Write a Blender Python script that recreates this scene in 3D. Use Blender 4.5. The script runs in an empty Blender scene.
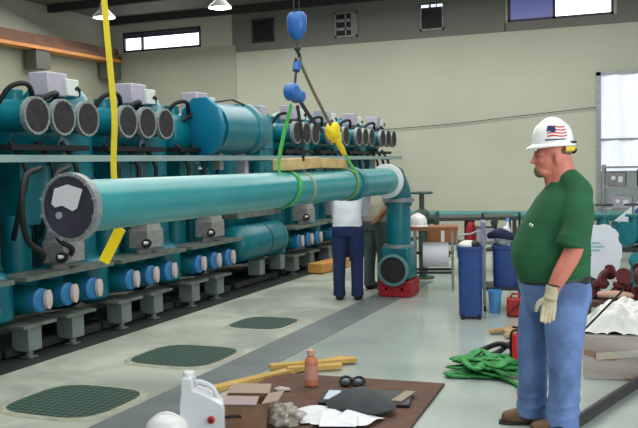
import bpy, bmesh, math, random
from mathutils import Vector, Matrix
random.seed(7)
V = Vector
COL = bpy.context.scene.collection
PI = math.pi

# ------------------------------------------------------------------ materials
def lin(c):
    return tuple(((x/255)/12.92 if x/255 <= .04045 else ((x/255+.055)/1.055)**2.4) for x in c)
MATS = {}
def mat(name, rgb, rough=.5, metal=0., var=0., vscale=6., bump=0., bscale=40., emit=None, estr=1., alpha=1., rgb2=None, coat=0., trans=0.):
    if name in MATS: return MATS[name]
    m = bpy.data.materials.new(name); m.use_nodes = True
    nt = m.node_tree; b = nt.nodes['Principled BSDF']
    c = lin(rgb)
    b.inputs['Base Color'].default_value = (*c, 1)
    b.inputs['Roughness'].default_value = rough
    b.inputs['Metallic'].default_value = metal
    b.inputs['Coat Weight'].default_value = coat
    b.inputs['Transmission Weight'].default_value = trans
    if alpha < 1: b.inputs['Alpha'].default_value = alpha
    tc = nt.nodes.new('ShaderNodeTexCoord')
    if var > 0 or rgb2:
        n = nt.nodes.new('ShaderNodeTexNoise'); n.inputs['Scale'].default_value = vscale; n.inputs['Detail'].default_value = 5
        r = nt.nodes.new('ShaderNodeValToRGB'); nt.links.new(tc.outputs['Object'], n.inputs['Vector'])
        c2 = lin(rgb2) if rgb2 else tuple(x*(1+var) for x in c)
        c1 = c if rgb2 else tuple(x*(1-var) for x in c)
        r.color_ramp.elements[0].position = .35; r.color_ramp.elements[1].position = .65
        r.color_ramp.elements[0].color = (*c1, 1); r.color_ramp.elements[1].color = (*c2, 1)
        nt.links.new(n.outputs['Fac'], r.inputs['Fac']); nt.links.new(r.outputs['Color'], b.inputs['Base Color'])
    if bump > 0:
        n2 = nt.nodes.new('ShaderNodeTexNoise'); n2.inputs['Scale'].default_value = bscale; n2.inputs['Detail'].default_value = 4
        bp = nt.nodes.new('ShaderNodeBump'); bp.inputs['Strength'].default_value = bump; bp.inputs['Distance'].default_value = .02
        nt.links.new(tc.outputs['Object'], n2.inputs['Vector']); nt.links.new(n2.outputs['Fac'], bp.inputs['Height'])
        nt.links.new(bp.outputs['Normal'], b.inputs['Normal'])
    if emit:
        b.inputs['Emission Color'].default_value = (*lin(emit), 1); b.inputs['Emission Strength'].default_value = estr
    MATS[name] = m
    return m

TEAL = mat('teal_paint', (4, 108, 120), .32, 0, .12, 5)
TEAL_PIPE = mat('teal_pipe_paint', (44, 138, 140), .28, 0, .08, 4)
TEAL_DARK = mat('dark_teal_paint', (8, 78, 92), .4, 0, .15, 6)
TEAL_CAP = mat('bright_teal_cap', (0, 112, 146), .45, 0, .05, 5)
STEEL = mat('grey_steel', (150, 156, 156), .45, .4, .12, 12)
STEEL_D = mat('dark_steel', (62, 66, 66), .5, .5, .1, 12)
RIM = mat('flange_grey', (138, 145, 146), .5, .3, .15, 30)
HOLE = mat('dark_bore', (36, 32, 34), .8, 0, .5, 14)
BLACK = mat('black_rubber', (12, 14, 16), .6)
BOXG = mat('lavender_grey_box', (172, 168, 182), .5, 0, .06, 5)
BOXW = mat('pale_grey_panel', (205, 212, 208), .5)
BOXD = mat('weathered_grey_box', (142, 142, 140), .6, .1, .18, 16)
PLATE = mat('dull_plate', (112, 120, 112), .5, .3, .2, 10)
BLUE = mat('blue_band', (44, 120, 176), .4)
WHITE = mat('white_plastic', (232, 234, 236), .35)
PINKW = mat('pinkish_white', (205, 188, 182), .5)
PED = mat('pale_pedestal', (116, 128, 124), .5, .1, .1, 8)
RED = mat('red_paint', (165, 28, 36), .5, 0, .2, 12)
MAROON = mat('maroon_primer', (92, 30, 32), .7, 0, .35, 14)
YEL = mat('yellow_webbing', (226, 204, 40), .6, 0, .06, 20)
YELH = mat('yellow_hoist', (240, 215, 20), .4)
GRN = mat('green_webbing', (70, 165, 70), .7, 0, .15, 20)
GRNP = mat('dark_green_webbing', (34, 120, 52), .75, 0, .3, 18)
HBLUE = mat('hoist_blue', (36, 98, 168), .4)
WOOD = mat('pine_wood', (205, 165, 88), .65, 0, .12, 7, .2, 30)
WOODP = mat('weathered_wood', (196, 168, 112), .7, 0, .15, 9, .2, 30)
KRAFT = mat('kraft_cardboard', (146, 108, 78), .8, 0, .1, 8)
KRAFT_D = mat('brown_board', (98, 70, 56), .85, 0, .14, 7, .25, 18)
BINB = mat('bin_blue', (34, 66, 128), .45, 0, .1, 6)
LBLUE = mat('light_blue', (84, 158, 220), .45)
SKIN = mat('skin', (198, 118, 98), .55, 0, .10, 14)
SKIN_D = mat('tan_skin', (140, 84, 58), .6, 0, .08, 14)
HAIR = mat('grey_brown_hair', (112, 86, 70), .85, 0, .2, 60)
SHIRT = mat('green_cotton', (32, 92, 56), .9, 0, .14, 5, .35, 9)
JEANS = mat('washed_denim', (96, 122, 170), .9, 0, .28, 7, .45, 10)
NAVY = mat('navy_trousers', (22, 40, 82), .9, 0, .15, 8, .3, 12)
GREYP = mat('grey_green_trousers', (84, 98, 98), .9, 0, .15, 8, .3, 12)
SHIRTW = mat('white_shirt', (214, 218, 226), .85, 0, .05, 8, .3, 10)
SHIRTT = mat('tan_shirt', (176, 170, 150), .85, 0, .08, 8, .3, 10)
LEATHER = mat('brown_leather', (104, 76, 54), .6, 0, .2, 12)
GLOVE = mat('cotton_glove', (192, 180, 150), .9, 0, .1, 20)
ORANGE = mat('orange_plastic', (206, 128, 92), .4)
CHAR = mat('charcoal_cloth', (66, 70, 72), .85, 0, .15, 10, .5, 8)
PAPER = mat('white_paper', (232, 232, 236), .7)

# ------------------------------------------------------------------ geometry
def frame(ax):
    w = V(ax).normalized()
    u = w.cross(V((0, 0, 1)))
    if u.length < 1e-3: u = V((1, 0, 0))
    u.normalize(); v = w.cross(u).normalized()
    return u, v, w

class MB:
    def __init__(s): s.bm = bmesh.new()
    def face(s, vs):
        try: return s.bm.faces.new(vs)
        except ValueError: return None
    def box(s, c, d, rz=0., rx=0., ry=0., taper=1.):
        M = Matrix.Translation(V(c)) @ Matrix.Rotation(rz, 4, 'Z') @ Matrix.Rotation(ry, 4, 'Y') @ Matrix.Rotation(rx, 4, 'X')
        vs = []
        for z in (-.5, .5):
            t = taper if z > 0 else 1
            for x, y in ((-.5, -.5), (.5, -.5), (.5, .5), (-.5, .5)):
                vs.append(s.bm.verts.new(M @ V((x*d[0]*t, y*d[1]*t, z*d[2]))))
        for f in ((3, 2, 1, 0), (4, 5, 6, 7), (0, 1, 5, 4), (1, 2, 6, 5), (2, 3, 7, 6), (3, 0, 4, 7)):
            s.face([vs[i] for i in f])
        return s
    def rings(s, rings, cap=True, closed=False):
        R = [[s.bm.verts.new(p) for p in r] for r in rings]
        n = len(R[0])
        pairs = list(zip(R[:-1], R[1:])) + ([(R[-1], R[0])] if closed else [])
        for a, b in pairs:
            for i in range(n):
                s.face([a[i], a[(i+1) % n], b[(i+1) % n], b[i]])
        if cap and not closed:
            s.face(list(reversed(R[0]))); s.face(R[-1])
        return s
    def lathe(s, o, ax, prof, n=24, cap=True, sx=1., sy=1.):
        u, v, w = frame(ax); o = V(o)
        return s.rings([[o + w*h + u*(r*sx*math.cos(2*PI*i/n)) + v*(r*sy*math.sin(2*PI*i/n)) for i in range(n)] for r, h in prof], cap)
    def cyl(s, a, b, r, r2=None, n=20):
        a = V(a); b = V(b); L = (b-a).length
        return s.lathe(a, b-a, [(r, 0), (r if r2 is None else r2, L)], n)
    def ell(s, c, r, n=16, M=None):
        c = V(c); k = max(6, n//2); rg = []
        for j in range(k+1):
            t = PI*j/k; rr = max(math.sin(t), .001)
            ring = []
            for i in range(n):
                p = V((r[0]*rr*math.cos(2*PI*i/n), r[1]*rr*math.sin(2*PI*i/n), -r[2]*math.cos(t)))
                if M: p = M @ p
                ring.append(c+p)
            rg.append(ring)
        return s.rings(rg)
    def tube(s, pts, r, n=8, closed=False, smooth=0):
        pts = [V(p) for p in pts]
        if smooth: pts, r = catmull(pts, smooth, closed, r)
        N = len(pts); rg = []; u = None
        for i, p in enumerate(pts):
            a = pts[(i-1) % N] if (closed or i > 0) else p
            b = pts[(i+1) % N] if (closed or i < N-1) else p
            w = (b-a).normalized()
            if u is None: u, v, _ = frame(w)
            else:
                u = (u - w*u.dot(w)).normalized(); v = w.cross(u)
            rr = r[i] if isinstance(r, (list, tuple)) else r
            rg.append([p + u*rr*math.cos(2*PI*k/n) + v*rr*math.sin(2*PI*k/n) for k in range(n)])
        return s.rings(rg, True, closed)
    def limb(s, pts, rad, n=14):
        P, R = catmull([V(p) for p in pts], 5, False, list(rad))
        s.tube(P, R, n)
        s.ell(P[0], (R[0],)*3, n); s.ell(P[-1], (R[-1],)*3, n)
        return s
    def ribbon(s, pts, w, t, nrm=None, smooth=0, closed=False):
        pts = [V(p) for p in pts]
        if smooth: pts, _ = catmull(pts, smooth, closed, 1.)
        N = len(pts); rg = []
        for i, p in enumerate(pts):
            a = pts[(i-1) % N] if (closed or i > 0) else p
            b = pts[(i+1) % N] if (closed or i < N-1) else p
            d = (b-a).normalized()
            nn = V(nrm(i, p)) if callable(nrm) else V(nrm)
            side = d.cross(nn)
            if side.length < 1e-4: side = V((1, 0, 0))
            side.normalize(); nn = side.cross(d).normalized()
            rg.append([p+side*w/2+nn*t/2, p-side*w/2+nn*t/2, p-side*w/2-nn*t/2, p+side*w/2-nn*t/2])
        return s.rings(rg, True, closed)
    def torus(s, c, ax, R, r, n=28, m=8, sv=1.):
        u, v, w = frame(ax); c = V(c)
        rg = []
        for i in range(n):
            a = 2*PI*i/n; d = u*math.cos(a)+v*math.sin(a)*sv
            rg.append([c+d*R+d*r*math.cos(2*PI*j/m)+w*r*math.sin(2*PI*j/m) for j in range(m)])
        return s.rings(rg, False, True)
    def prism(s, poly, o, u, v, w):
        o, u, v, w = V(o), V(u), V(v), V(w)
        a = [o+u*x+v*y for x, y in poly]
        return s.rings([a, [p+w for p in a]])
    def grid(s, f, nx, ny, thick=None):
        g = [[s.bm.verts.new(f(i/nx, j/ny)) for j in range(ny+1)] for i in range(nx+1)]
        for i in range(nx):
            for j in range(ny):
                s.face([g[i][j], g[i+1][j], g[i+1][j+1], g[i][j+1]])
        return s
    def mesh(s, name):
        bmesh.ops.recalc_face_normals(s.bm, faces=s.bm.faces)
        me = bpy.data.meshes.new(name); s.bm.to_mesh(me); s.bm.free()
        return me
    def build(s, name, m, parent=None, bevel=0., ang=38, solid=0.):
        me = s.mesh(name); me.materials.append(m)
        me.shade_smooth(); me.set_sharp_from_angle(angle=math.radians(ang))
        o = bpy.data.objects.new(name, me); COL.objects.link(o); o.parent = parent
        if solid:
            md = o.modifiers.new('Solidify', 'SOLIDIFY'); md.thickness = solid
        if bevel:
            md = o.modifiers.new('Bevel', 'BEVEL'); md.width = bevel; md.segments = 2; md.limit_method = 'ANGLE'
        return o
    def organic(s, name, m, parent=None, voxel=.008, smooth=4):
        me = s.mesh(name); t = bpy.data.objects.new('temp', me); COL.objects.link(t)
        r = t.modifiers.new('R', 'REMESH'); r.mode = 'VOXEL'; r.voxel_size = voxel
        if smooth:
            k = t.modifiers.new('S', 'SMOOTH'); k.factor = .5; k.iterations = smooth
        dg = bpy.context.evaluated_depsgraph_get(); dg.update()
        nm = bpy.data.meshes.new_from_object(t.evaluated_get(dg))
        bpy.data.objects.remove(t); bpy.data.meshes.remove(me)
        nm.name = name; nm.materials.clear(); nm.materials.append(m); nm.shade_smooth()
        o = bpy.data.objects.new(name, nm); COL.objects.link(o); o.parent = parent
        return o

def catmull(P, k, closed, R):
    N = len(P); out = []; ro = []
    isl = isinstance(R, (list, tuple))
    rng = range(N) if closed else range(N-1)
    for i in rng:
        p0 = P[(i-1) % N] if (closed or i > 0) else P[i]*2-P[i+1]
        p1 = P[i]; p2 = P[(i+1) % N]
        p3 = P[(i+2) % N] if (closed or i < N-2) else P[i+1]*2-P[i]
        for j in range(k):
            t = j/k
            out.append(.5*((2*p1)+(p2-p0)*t+(2*p0-5*p1+4*p2-p3)*t*t+(3*p1-p0-3*p2+p3)*t**3))
            ro.append(R[i]*(1-t)+R[(i+1) % N]*t if isl else R)
    if not closed:
        out.append(P[-1]); ro.append(R[-1] if isl else R)
    return out, (ro if isl else R)

def empty(name, loc, rz=0., label=None, cat=None, group=None):
    o = bpy.data.objects.new(name, None); COL.objects.link(o); o.location = loc; o.rotation_euler = (0, 0, rz)
    o.empty_display_size = .1
    if label: tag(o, label, cat, group)
    return o
def tag(o, label, cat, group=None, kind=None):
    o['label'] = label; o['category'] = cat
    if group: o['group'] = group
    if kind: o['kind'] = kind
    return o
def struct(o):
    o['kind'] = 'structure'; return o
def dup(o, parent=None, loc=None, label=None):
    c = o.copy(); COL.objects.link(c); c.parent = parent
    if loc is not None: c.location = loc
    if label: c['label'] = label
    for ch in list(o.children): dup(ch, c)
    return c

# ------------------------------------------------------------------ camera
F_PX = 860.; yaw = math.radians(22.2); pitch = math.radians(3.3); roll = math.radians(1.2)
Fw = V((-math.sin(yaw)*math.cos(pitch), math.cos(yaw)*math.cos(pitch), -math.sin(pitch)))
R0 = V((math.cos(yaw), math.sin(yaw), 0)); U0 = R0.cross(Fw)
Rt = R0*math.cos(roll)-U0*math.sin(roll); Up = U0*math.cos(roll)+R0*math.sin(roll)
cd = bpy.data.cameras.new('camera'); cam = bpy.data.objects.new('camera', cd); COL.objects.link(cam)
M = Matrix((( Rt.x, Up.x, -Fw.x, 0), (Rt.y, Up.y, -Fw.y, 0), (Rt.z, Up.z, -Fw.z, 1.6), (0, 0, 0, 1)))
cam.matrix_world = M
cd.sensor_width = 36; cd.lens = F_PX/638*36; cd.clip_end = 100
bpy.context.scene.camera = cam

# ------------------------------------------------------------------ the hall
XL, YB, ZC = -12.9, 18.0, 5.27
def floor_material():
    m = bpy.data.materials.new('epoxy_floor'); m.use_nodes = True; nt = m.node_tree; b = nt.nodes['Principled BSDF']
    N = nt.nodes.new; L = nt.links.new
    tc = N('ShaderNodeTexCoord'); sep = N('ShaderNodeSeparateXYZ'); L(tc.outputs['Object'], sep.inputs[0])
    n1 = N('ShaderNodeTexNoise'); n1.inputs['Scale'].default_value = 1.3; n1.inputs['Detail'].default_value = 6; L(tc.outputs['Object'], n1.inputs['Vector'])
    r1 = N('ShaderNodeValToRGB'); L(n1.outputs['Fac'], r1.inputs['Fac'])
    r1.color_ramp.elements[0].position = .3; r1.color_ramp.elements[0].color = (*lin((164, 176, 168)), 1)
    r1.color_ramp.elements[1].position = .7; r1.color_ramp.elements[1].color = (*lin((186, 196, 188)), 1)
    # dusty bare concrete towards the machines
    n2 = N('ShaderNodeTexNoise'); n2.inputs['Scale'].default_value = 1.1; n2.inputs['Detail'].default_value = 9; n2.inputs['Distortion'].default_value = 1.2; L(tc.outputs['Object'], n2.inputs['Vector'])
    r2 = N('ShaderNodeValToRGB'); L(n2.outputs['Fac'], r2.inputs['Fac'])
    r2.color_ramp.elements[0].position = .38; r2.color_ramp.elements[0].color = (*lin((150, 158, 144)), 1)
    r2.color_ramp.elements[1].position = .62; r2.color_ramp.elements[1].color = (*lin((188, 192, 176)), 1)
    ad = N('ShaderNodeMath'); ad.operation = 'MULTIPLY_ADD'; L(n2.outputs['Fac'], ad.inputs[0]); ad.inputs[1].default_value = .3; L(sep.outputs['X'], ad.inputs[2])
    mr = N('ShaderNodeMapRange'); L(ad.outputs[0], mr.inputs['Value'])
    mr.inputs['From Min'].default_value = -3.2; mr.inputs['From Max'].default_value = -3.1; mr.inputs['To Min'].default_value = 1; mr.inputs['To Max'].default_value = 0
    mx = N('ShaderNodeMix'); mx.data_type = 'RGBA'; L(mr.outputs[0], mx.inputs['Factor']); L(r1.outputs['Color'], mx.inputs['A']); L(r2.outputs['Color'], mx.inputs['B'])
    L(mx.outputs['Result'], b.inputs['Base Color'])
    mr2 = N('ShaderNodeMapRange'); L(mr.outputs[0], mr2.inputs['Value']); mr2.inputs['To Min'].default_value = .16; mr2.inputs['To Max'].default_value = .42
    L(mr2.outputs[0], b.inputs['Roughness'])
    b.inputs['IOR'].default_value = 1.55
    return m
def wall_material(name, rgb, seam=.55):
    m = bpy.data.materials.new(name); m.use_nodes = True; nt = m.node_tree; b = nt.nodes['Principled BSDF']
    N = nt.nodes.new; L = nt.links.new
    tc = N('ShaderNodeTexCoord'); w = N('ShaderNodeTexNoise'); w.inputs['Scale'].default_value = .7; w.inputs['Detail'].default_value = 5
    L(tc.outputs['Object'], w.inputs['Vector'])
    r = N('ShaderNodeValToRGB'); L(w.outputs['Fac'], r.inputs['Fac']); c = lin(rgb)
    r.color_ramp.elements[0].position = .3; r.color_ramp.elements[0].color = (*[x*.93 for x in c], 1)
    r.color_ramp.elements[1].position = .7; r.color_ramp.elements[1].color = (*[min(1, x*1.05) for x in c], 1)
    wv = N('ShaderNodeTexWave'); wv.bands_direction = 'Z'; wv.inputs['Scale'].default_value = 1.6; wv.wave_profile = 'SIN'; L(tc.outputs['Object'], wv.inputs['Vector'])
    bp = N('ShaderNodeBump'); bp.inputs['Strength'].default_value = .12; bp.inputs['Distance'].default_value = .01; L(wv.outputs['Fac'], bp.inputs['Height'])
    L(bp.outputs['Normal'], b.inputs['Normal']); L(r.outputs['Color'], b.inputs['Base Color']); b.inputs['Roughness'].default_value = .75
    return m
WALL = wall_material('painted_wall', (190, 192, 174))
WALLL = wall_material('side_wall_paint', (176, 176, 158))
BAND = wall_material('grey_band', (122, 121, 113))
CEIL = wall_material('ceiling_grey', (118, 116, 110))

struct(MB().box((-4.5, 8.5, -.1), (17.4, 23, .2)).build('floor', floor_material()))
struct(MB().box((-4.5, 8.5, ZC+.1), (17.4, 23, .2)).build('ceiling', CEIL))
b = MB()
for k in range(9):
    b.box((-4.3, 1+k*2.1, ZC-.09), (17, .1, .18))
struct(b.build('trim_1', STEEL_D))                 # purlins under the roof deck
struct(MB().box((XL-.1, 8.5, ZC/2), (.2, 23, ZC)).build('wall_left', WALLL))
# back wall with openings for window 1 and window 2
def wall_back():
    b = MB(); y = YB+.1
    holes = [(-12.45, -10.27, 4.44, 4.92), (-3.08, -1.02, 4.42, 5.05)]
    xs = sorted({XL-.2, 4.3, *[h[0] for h in holes], *[h[1] for h in holes]})
    for x0, x1 in zip(xs[:-1], xs[1:]):
        h = next((h for h in holes if h[0] == x0), None)
        if h:
            b.box(((x0+x1)/2, y, h[2]/2), (x1-x0, .2, h[2])); b.box(((x0+x1)/2, y, (h[3]+ZC)/2), (x1-x0, .2, ZC-h[3]))
        else: b.box(((x0+x1)/2, y, ZC/2), (x1-x0, .2, ZC))
    return struct(b.build('wall_back', WALL))
wall_back()
b = MB()                                            # darker grey upper band, with cut-out for window 2
b.box(((-7.2-3.14)/2-1.1, YB-.01, 4.75), (6.3, .02, 1.02)); b.box((-2.05, YB-.01, 4.33), (2.18, .02, .18)); b.box((-2.05, YB-.01, 5.16), (2.18, .02, .2)); b.box((1.7, YB-.01, 4.75), (5.32, .02, 1.02))
o = b.build('trim_2', BAND); struct(o)
struct(MB().box((-11.1, YB-.012, 2.2), (3.5, .02, 4.4)).build('trim_3', wall_material('darker_wall_tone', (170, 171, 154))))  # slightly darker panel over the left part of the back wall

GLOW = mat('daylight_glass', (240, 245, 255), .3, emit=(235, 242, 255), estr=3.2)
GLOWB = mat('dim_blue_glass', (90, 96, 150), .3, emit=(96, 104, 160), estr=.55)
FRM = mat('purple_dark_frame', (62, 48, 62), .5)
def window(name, x0, x1, z0, z1, split, left_m, right_m, top_dark):
    w = MB(); y = YB+.03; t = .05
    for c, d in (((x0+x1)/2, z0+t/2), ((x0+x1)/2, z1-t/2)): w.box((c, y, d), (x1-x0, .08, t))
    for x in (x0+t/2, x1-t/2, x0+(x1-x0)*split): w.box((x, y, (z0+z1)/2), (t, .08, z1-z0))
    r = struct(w.build(name, FRM))
    xs = x0+(x1-x0)*split
    for a, c, m in ((x0, xs, left_m), (xs, x1, right_m)):
        struct(MB().box(((a+c)/2, y+.03, (z0+z1-top_dark)/2), (c-a, .01, z1-z0-top_dark)).build('pane', m, r))
    if top_dark: struct(MB().box(((x0+x1)/2, y+.03, z1-top_dark/2), (x1-x0, .01, top_dark)).build('blind', mat('blind_dark', (88, 76, 96), .7), r))
    return r
window('window_1', -12.45, -10.27, 4.44, 4.92, .25, GLOW, GLOW, .14)
window('window_2', -3.08, -1.02, 4.42, 5.05, .45, GLOWB, GLOW, .0)

# wall openings / ventilation hatches in the band
def vent(x0, x1, z0, z1, label, kind):
    e = empty('wall_vent', ((x0+x1)/2, YB-.03, z0), 0, label, 'vent', None)
    w, h = x1-x0, z1-z0
    b = MB()
    for z in (0.02, h-.02): b.box((0, 0, z), (w, .06, .04))
    for x in (-w/2+.02, w/2-.02): b.box((x, 0, h/2), (.04, .06, h))
    b.build('vent_frame', STEEL_D if kind == 0 else BOXD, e)
    MB().box((0, .0, h/2), (w-.06, .02, h-.06)).build('vent_opening', mat('vent_black', (10, 10, 16), .6), e)
    b = MB()
    if kind == 1:
        b.box((.0, -.02, h/2), (.03, .04, h-.06))
        for z in (h*.33, h*.66): b.box((-.05, -.02, z), (w-.2, .04, .06))
        b.box((w/2-.09, -.02, h/2), (.1, .04, h-.06)); b.build('louvre', BOXD, e)
    elif kind == 2:
        for x, ww in ((-.14, .16), (.04, .1), (.18, .12)): b.box((x, -.03, h-.04), (ww, .02, .05))
        b.build('bright_slot', mat('slot_light', (235, 238, 255), .4, emit=(225, 230, 255), estr=1.5), e)
    else:
        b.box((0, -.015, h/2), (w*1.1, .01, .02), ry=-.7); b.build('wire', STEEL_D, e)
vent(-8.89, -8.35, 4.42, 4.95, 'black square vent opening leftmost of three, left of the blue hook block', 0)
vent(-6.86, -6.33, 4.38, 4.93, 'louvred grey vent in the band, right of the blue hook block', 1)
vent(-4.92, -4.4, 4.38, 4.93, 'black vent opening with bright slots along its top edge', 2)

# crane rail beam along the left wall
e = empty('crane_rail', (XL+.25, 13.5, 4.1), 0, 'brown steel beam with orange lit lower flange along the left wall', 'beam')
b = MB(); b.box((0, -1.5, .2), (.3, 12, .1)); b.box((0, -1.5, .33), (.08, 12, .2)); b.build('beam', mat('rusty_brown', (112, 72, 48), .6, 0, .2, 3), e)
MB().box((.02, -1.5, .12), (.34, 12, .07)).build('lower_flange', mat('orange_light_tone', (214, 140, 70), .5, 0, .15, 4), e)  # orange light along the beam's lower edge, put into the flange colour
for y in (-4.2, 1.6, 4.2):
    MB().box((0, y, -.12), (.3, .45, .4)).build('bracket', mat('bracket_grey', (96, 100, 92), .6), e)

# cable strung along back wall
MB().tube([(-6.6, YB-.05, 2.3), (-4.5, YB-.05, 2.38), (-2.9, YB-.05, 2.5), (-1.3, YB-.05, 2.62)], .008, 6, smooth=4).build('wall_cable', STEEL_D)
tag(bpy.data.objects['wall_cable'], 'thin dark cable strung across the pale back wall', 'cable')

# door opening at right, hung with white plastic sheets
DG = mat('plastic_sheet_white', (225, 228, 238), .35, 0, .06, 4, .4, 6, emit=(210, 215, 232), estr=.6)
b = MB(); 
for x in (-1.3, 1.2): b.box((x, YB-.04, 1.65), (.09, .1, 3.3))
b.box((-.05, YB-.04, 3.27), (2.6, .1, .08)); b.box((-.05, YB-.04, 1.97), (2.5, .08, .05))
dr = struct(b.build('door_1', STEEL))
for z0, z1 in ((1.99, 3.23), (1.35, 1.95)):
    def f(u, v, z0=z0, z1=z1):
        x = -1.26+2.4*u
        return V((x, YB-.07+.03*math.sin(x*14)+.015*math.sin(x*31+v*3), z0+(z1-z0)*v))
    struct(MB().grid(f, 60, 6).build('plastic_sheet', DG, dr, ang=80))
struct(MB().box((-.05, YB-.015, .68), (2.5, .02, 1.34)).build('lower_panel', mat('grey_door_panel', (140, 150, 150), .5, 0, .1, 3), dr))

# high bay lamps
for i, (x, y, z) in enumerate(((-9.38, 13, 4.3), (-7.03, 13, 4.27))):
    e = empty('high_bay_lamp', (x, y, z), 0, ['hanging white disc lamp near the left corner, beside the yellow strap', 'hanging white bell lamp in the middle of the ceiling edge'][i], 'lamp', 'high bay lamps')
    MB().lathe((0, 0, 0), (0, 0, 1), [(.2, .0), (.19, .03), (.12, .1), (.07, .16), (.06, .26), (.03, .3)], 24).build('lamp_shade', mat('lamp_white', (190, 195, 195), .35), e)
    MB().cyl((0, 0, .3), (0, 0, ZC-z-.01), .012, n=8).build('hanging_rod', STEEL_D, e)
    MB().lathe((0, 0, -.02), (0, 0, 1), [(.1, 0), (.195, .02)], 24).build('lens', mat('lamp_glow', (255, 255, 250), .3, emit=(255, 255, 248), estr=6), e)

# floor strip and gratings
struct(MB().box((-3.13, 6.9, .002), (.4, 8.6, .004)).build('trim_4', mat('worn_grey_strip', (112, 120, 118), .4, 0, .12, 3)))
struct(MB().box((-6.9, 9.3, .003), (4.1, 17, .006)).build('trim_5', mat('dark_floor_sheet', (36, 44, 42), .6, 0, .2, 3)))  # thin dark sheet on the floor under the machine row
def grate_material():
    m = bpy.data.materials.new('green_grating'); m.use_nodes = True; nt = m.node_tree; b = nt.nodes['Principled BSDF']
    N = nt.nodes.new; L = nt.links.new
    tc = N('ShaderNodeTexCoord'); mp = N('ShaderNodeMapping'); mp.inputs['Rotation'].default_value = (0, 0, PI/4); mp.inputs['Scale'].default_value = (24, 24, 24)
    L(tc.outputs['Object'], mp.inputs['Vector']); ck = N('ShaderNodeTexChecker'); ck.inputs['Scale'].default_value = 1; L(mp.outputs[0], ck.inputs['Vector'])
    ck.inputs['Color1'].default_value = (*lin((52, 88, 74)), 1); ck.inputs['Color2'].default_value = (*lin((18, 40, 32)), 1)
    L(ck.outputs['Color'], b.inputs['Base Color']); b.inputs['Roughness'].default_value = .7
    return m
GRATE = grate_material()
GED = mat('dusty_edge', (158, 160, 140), .7, 0, .15, 9)
for i, (y0, y1, t) in enumerate(((4.4, 5.15, 'dark green floor grating nearest the white jug'), (5.85, 6.62, 'dark green floor grating in the middle of the aisle strip'), (7.45, 8.1, 'dark green floor grating farthest up the aisle, half under dust'))):
    e = empty('floor_grating', (-3.8, (y0+y1)/2, 0), 0, t, 'grating', 'floor gratings')
    w = .78 if i < 2 else .6; h = y1-y0; poly = []
    for k in range(28):
        a = 2*PI*k/28; c, s_ = math.cos(a), math.sin(a)
        poly.append((w/2*math.copysign(abs(c)**.55, c), h/2*math.copysign(abs(s_)**.55, s_)))
    MB().prism(poly, (0, 0, .004), (1, 0, 0), (0, 1, 0), (0, 0, .006)).build('grate', GRATE, e)
    b = MB(); b.rings([[V((x*k, y*k, z)) for x, y in poly] for k, z in ((1.13, .001), (1.1, .007), (1.0, .011), (.99, .004))], False, True)
    b.build('rim', GED, e)

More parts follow.
